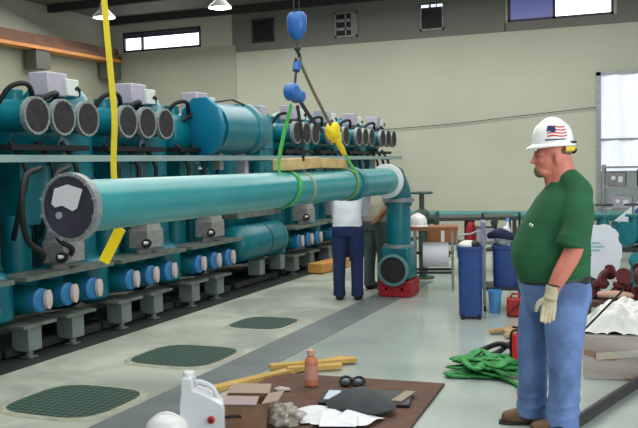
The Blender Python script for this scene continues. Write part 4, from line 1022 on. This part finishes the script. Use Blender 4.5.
# crumpled clear bag
def crumple(name, c, r, m, seed, label, cat, flat=.0, n=28):
    b = MB(); b.ell(c, r, n)
    for v in b.bm.verts:
        k = mathutils.noise.noise((v.co-V(c))*17+V((seed, 0, 0))); k2 = mathutils.noise.noise((v.co-V(c))*40+V((0, seed, 0)))
        v.co += (v.co-V(c))*(k*.5+k2*.25)
        v.co.z = max(v.co.z, flat)
    o = b.build(name, m, ang=20); return tag(o, label, cat)
crumple('clear_bag', (-2.19, 4.72, .07), (.12, .1, .065), mat('crinkled_plastic', (188, 184, 168), .15, 0, .25, 14, .6, 20, coat=.6, alpha=.6), 3, 'crumpled clear plastic bag on the brown board right of the carton', 'bag', BZ+.002)
crumple('tan_scrap', (-2.52, 5.42, .03), (.06, .03, .015), mat('scrap_white', (190, 180, 166), .7), 9, 'small pale scrap on the left part of the brown board', 'scrap', BZ+.002)

# binder, papers, pamphlets, bag, goggles
e = empty('black_binder', (-1.88, 5.38, BZ), math.radians(12), 'open black binder lying on the board under the charcoal cap', 'binder')
MB().box((0, 0, .012), (.6, .34, .02)).build('cover', mat('binder_black', (34, 36, 46), .45), e, .004)
MB().box((.25, .0, .028), (.07, .26, .01), rz=-.3).build('tan_strip', mat('tan_label', (150, 138, 116), .6), e)
for i, (x, y, w, h, lab) in enumerate(((-2.1, 5.32, .085, .22, 'white pamphlet on the left edge of the black binder'), (-1.96, 5.36, .12, .22, 'white pamphlet on the black binder, right of the narrow one'))):
    o = MB().box((x, y, BZ+.028), (w, h, .008), rz=.2).build('pamphlet', mat('pamphlet_white', (206, 214, 226), .6)); tag(o, lab, 'pamphlet')
rnd = random.Random(8)
for i, (x, y, rz) in enumerate(((-2.05, 4.9, .5), (-1.9, 4.83, .1), (-1.76, 4.86, -.2), (-1.84, 4.76, .3))):
    def f(u, v, x=x, y=y, rz=rz, i=i):
        p = V(((u-.5)*.22, (v-.5)*.3, 0)); p.rotate(mathutils.Euler((0, 0, rz)))
        return V((x+p.x, y+p.y, BZ+.012+.012*i+.02*math.sin(u*3+i)*v+.006*math.sin(v*9+i)))
    o = MB().grid(f, 14, 14).build('paper_sheet', PAPER); tag(o, ['crumpled white paper sheet, leftmost in front of the black binder', 'white paper sheet in the middle before the charcoal cap', 'white paper sheet right of the others before the black binder', 'white paper sheet on top, nearest the bottom edge'][i], 'paper', 'papers on the board')
b = MB(); b.lathe((-1.82, 5.1, BZ+.03), (0, 0, 1), [(.02, -.0), (.215, .0), (.225, .015), (.2, .04), (.13, .085), (.05, .12), (.01, .125)], 28, True, 1.0, .7)
for v in b.bm.verts:
    v.co += V((mathutils.noise.noise(v.co*9), mathutils.noise.noise(v.co*9+V((5, 0, 0))), .8*mathutils.noise.noise(v.co*11+V((0, 5, 0)))))*.022
    v.co.z = max(v.co.z, BZ+.025)
o = b.build('cloth_cap', CHAR, ang=50); tag(o, 'dark charcoal cloth cap bag lying on the open black binder', 'bag')
MB().ribbon([(-1.87, 5.02, .06), (-1.86, 4.98, .045), (-1.85, 4.94, .05)], .015, .003, (0, .3, 1), smooth=3).build('drawstring', mat('pale_cord', (170, 175, 170), .6), o)
e = empty('safety_goggles', (-2.09, 5.68, BZ), math.radians(10), 'black safety goggles on the far part of the brown board', 'goggles')
b = MB(); b.torus((-.045, 0, .035), (.1, -.5, .8), .038, .013, 20, 8); b.torus((.045, 0, .035), (-.1, -.5, .8), .038, .013, 20, 8); b.box((0, 0, .04), (.03, .02, .018)); b.tube([(-.085, .01, .03), (-.07, .06, .02), (0, .1, .02), (.08, .05, .02), (.085, .01, .03)], .009, 8, smooth=4); b.build('goggle_frame', BLACK, e)
for x in (-.045, .045): MB().ell((x, 0, .035), (.034, .02, .02), 14).build('lens', mat('lens_grey', (120, 130, 135), .1), e)

# ------------------------------------------------------------------ light
def area(name, loc, rot, sx, sy, w, col=(1, 1, 1)):
    l = bpy.data.lights.new(name, 'AREA'); l.shape = 'RECTANGLE'; l.size = sx; l.size_y = sy; l.energy = w; l.color = col
    o = bpy.data.objects.new(name, l); COL.objects.link(o); o.location = loc; o.rotation_euler = rot; return o
area('ceiling_light', (-3.5, 7, 5.0), (0, 0, 0), 6, 10, 460, (1, 1, .97))
area('ceiling_light_back', (-4.5, 14.5, 4.9), (0, 0, 0), 9, 3, 300, (1, 1, .95))
area('back_corner_fill', (-10.2, 14.5, 5.0), (math.radians(-12), 0, 0), 4, 5, 170, (1, 1, .95))  # added fill that brightens the back left corner, not a fixture of the hall
area('right_side_light', (3.0, 3.0, 2.8), (math.radians(72), 0, math.radians(60)), 4, 3.5, 190, (.95, .98, 1))  # area light right of the camera, aimed left and forward
w = bpy.data.worlds.new('world'); bpy.context.scene.world = w; w.use_nodes = True
w.node_tree.nodes['Background'].inputs[0].default_value = (.80, .9, .92, 1); w.node_tree.nodes['Background'].inputs[1].default_value = .6
vs = bpy.context.scene.view_settings; vs.view_transform = 'Standard'; vs.look = 'None'; vs.exposure = 0
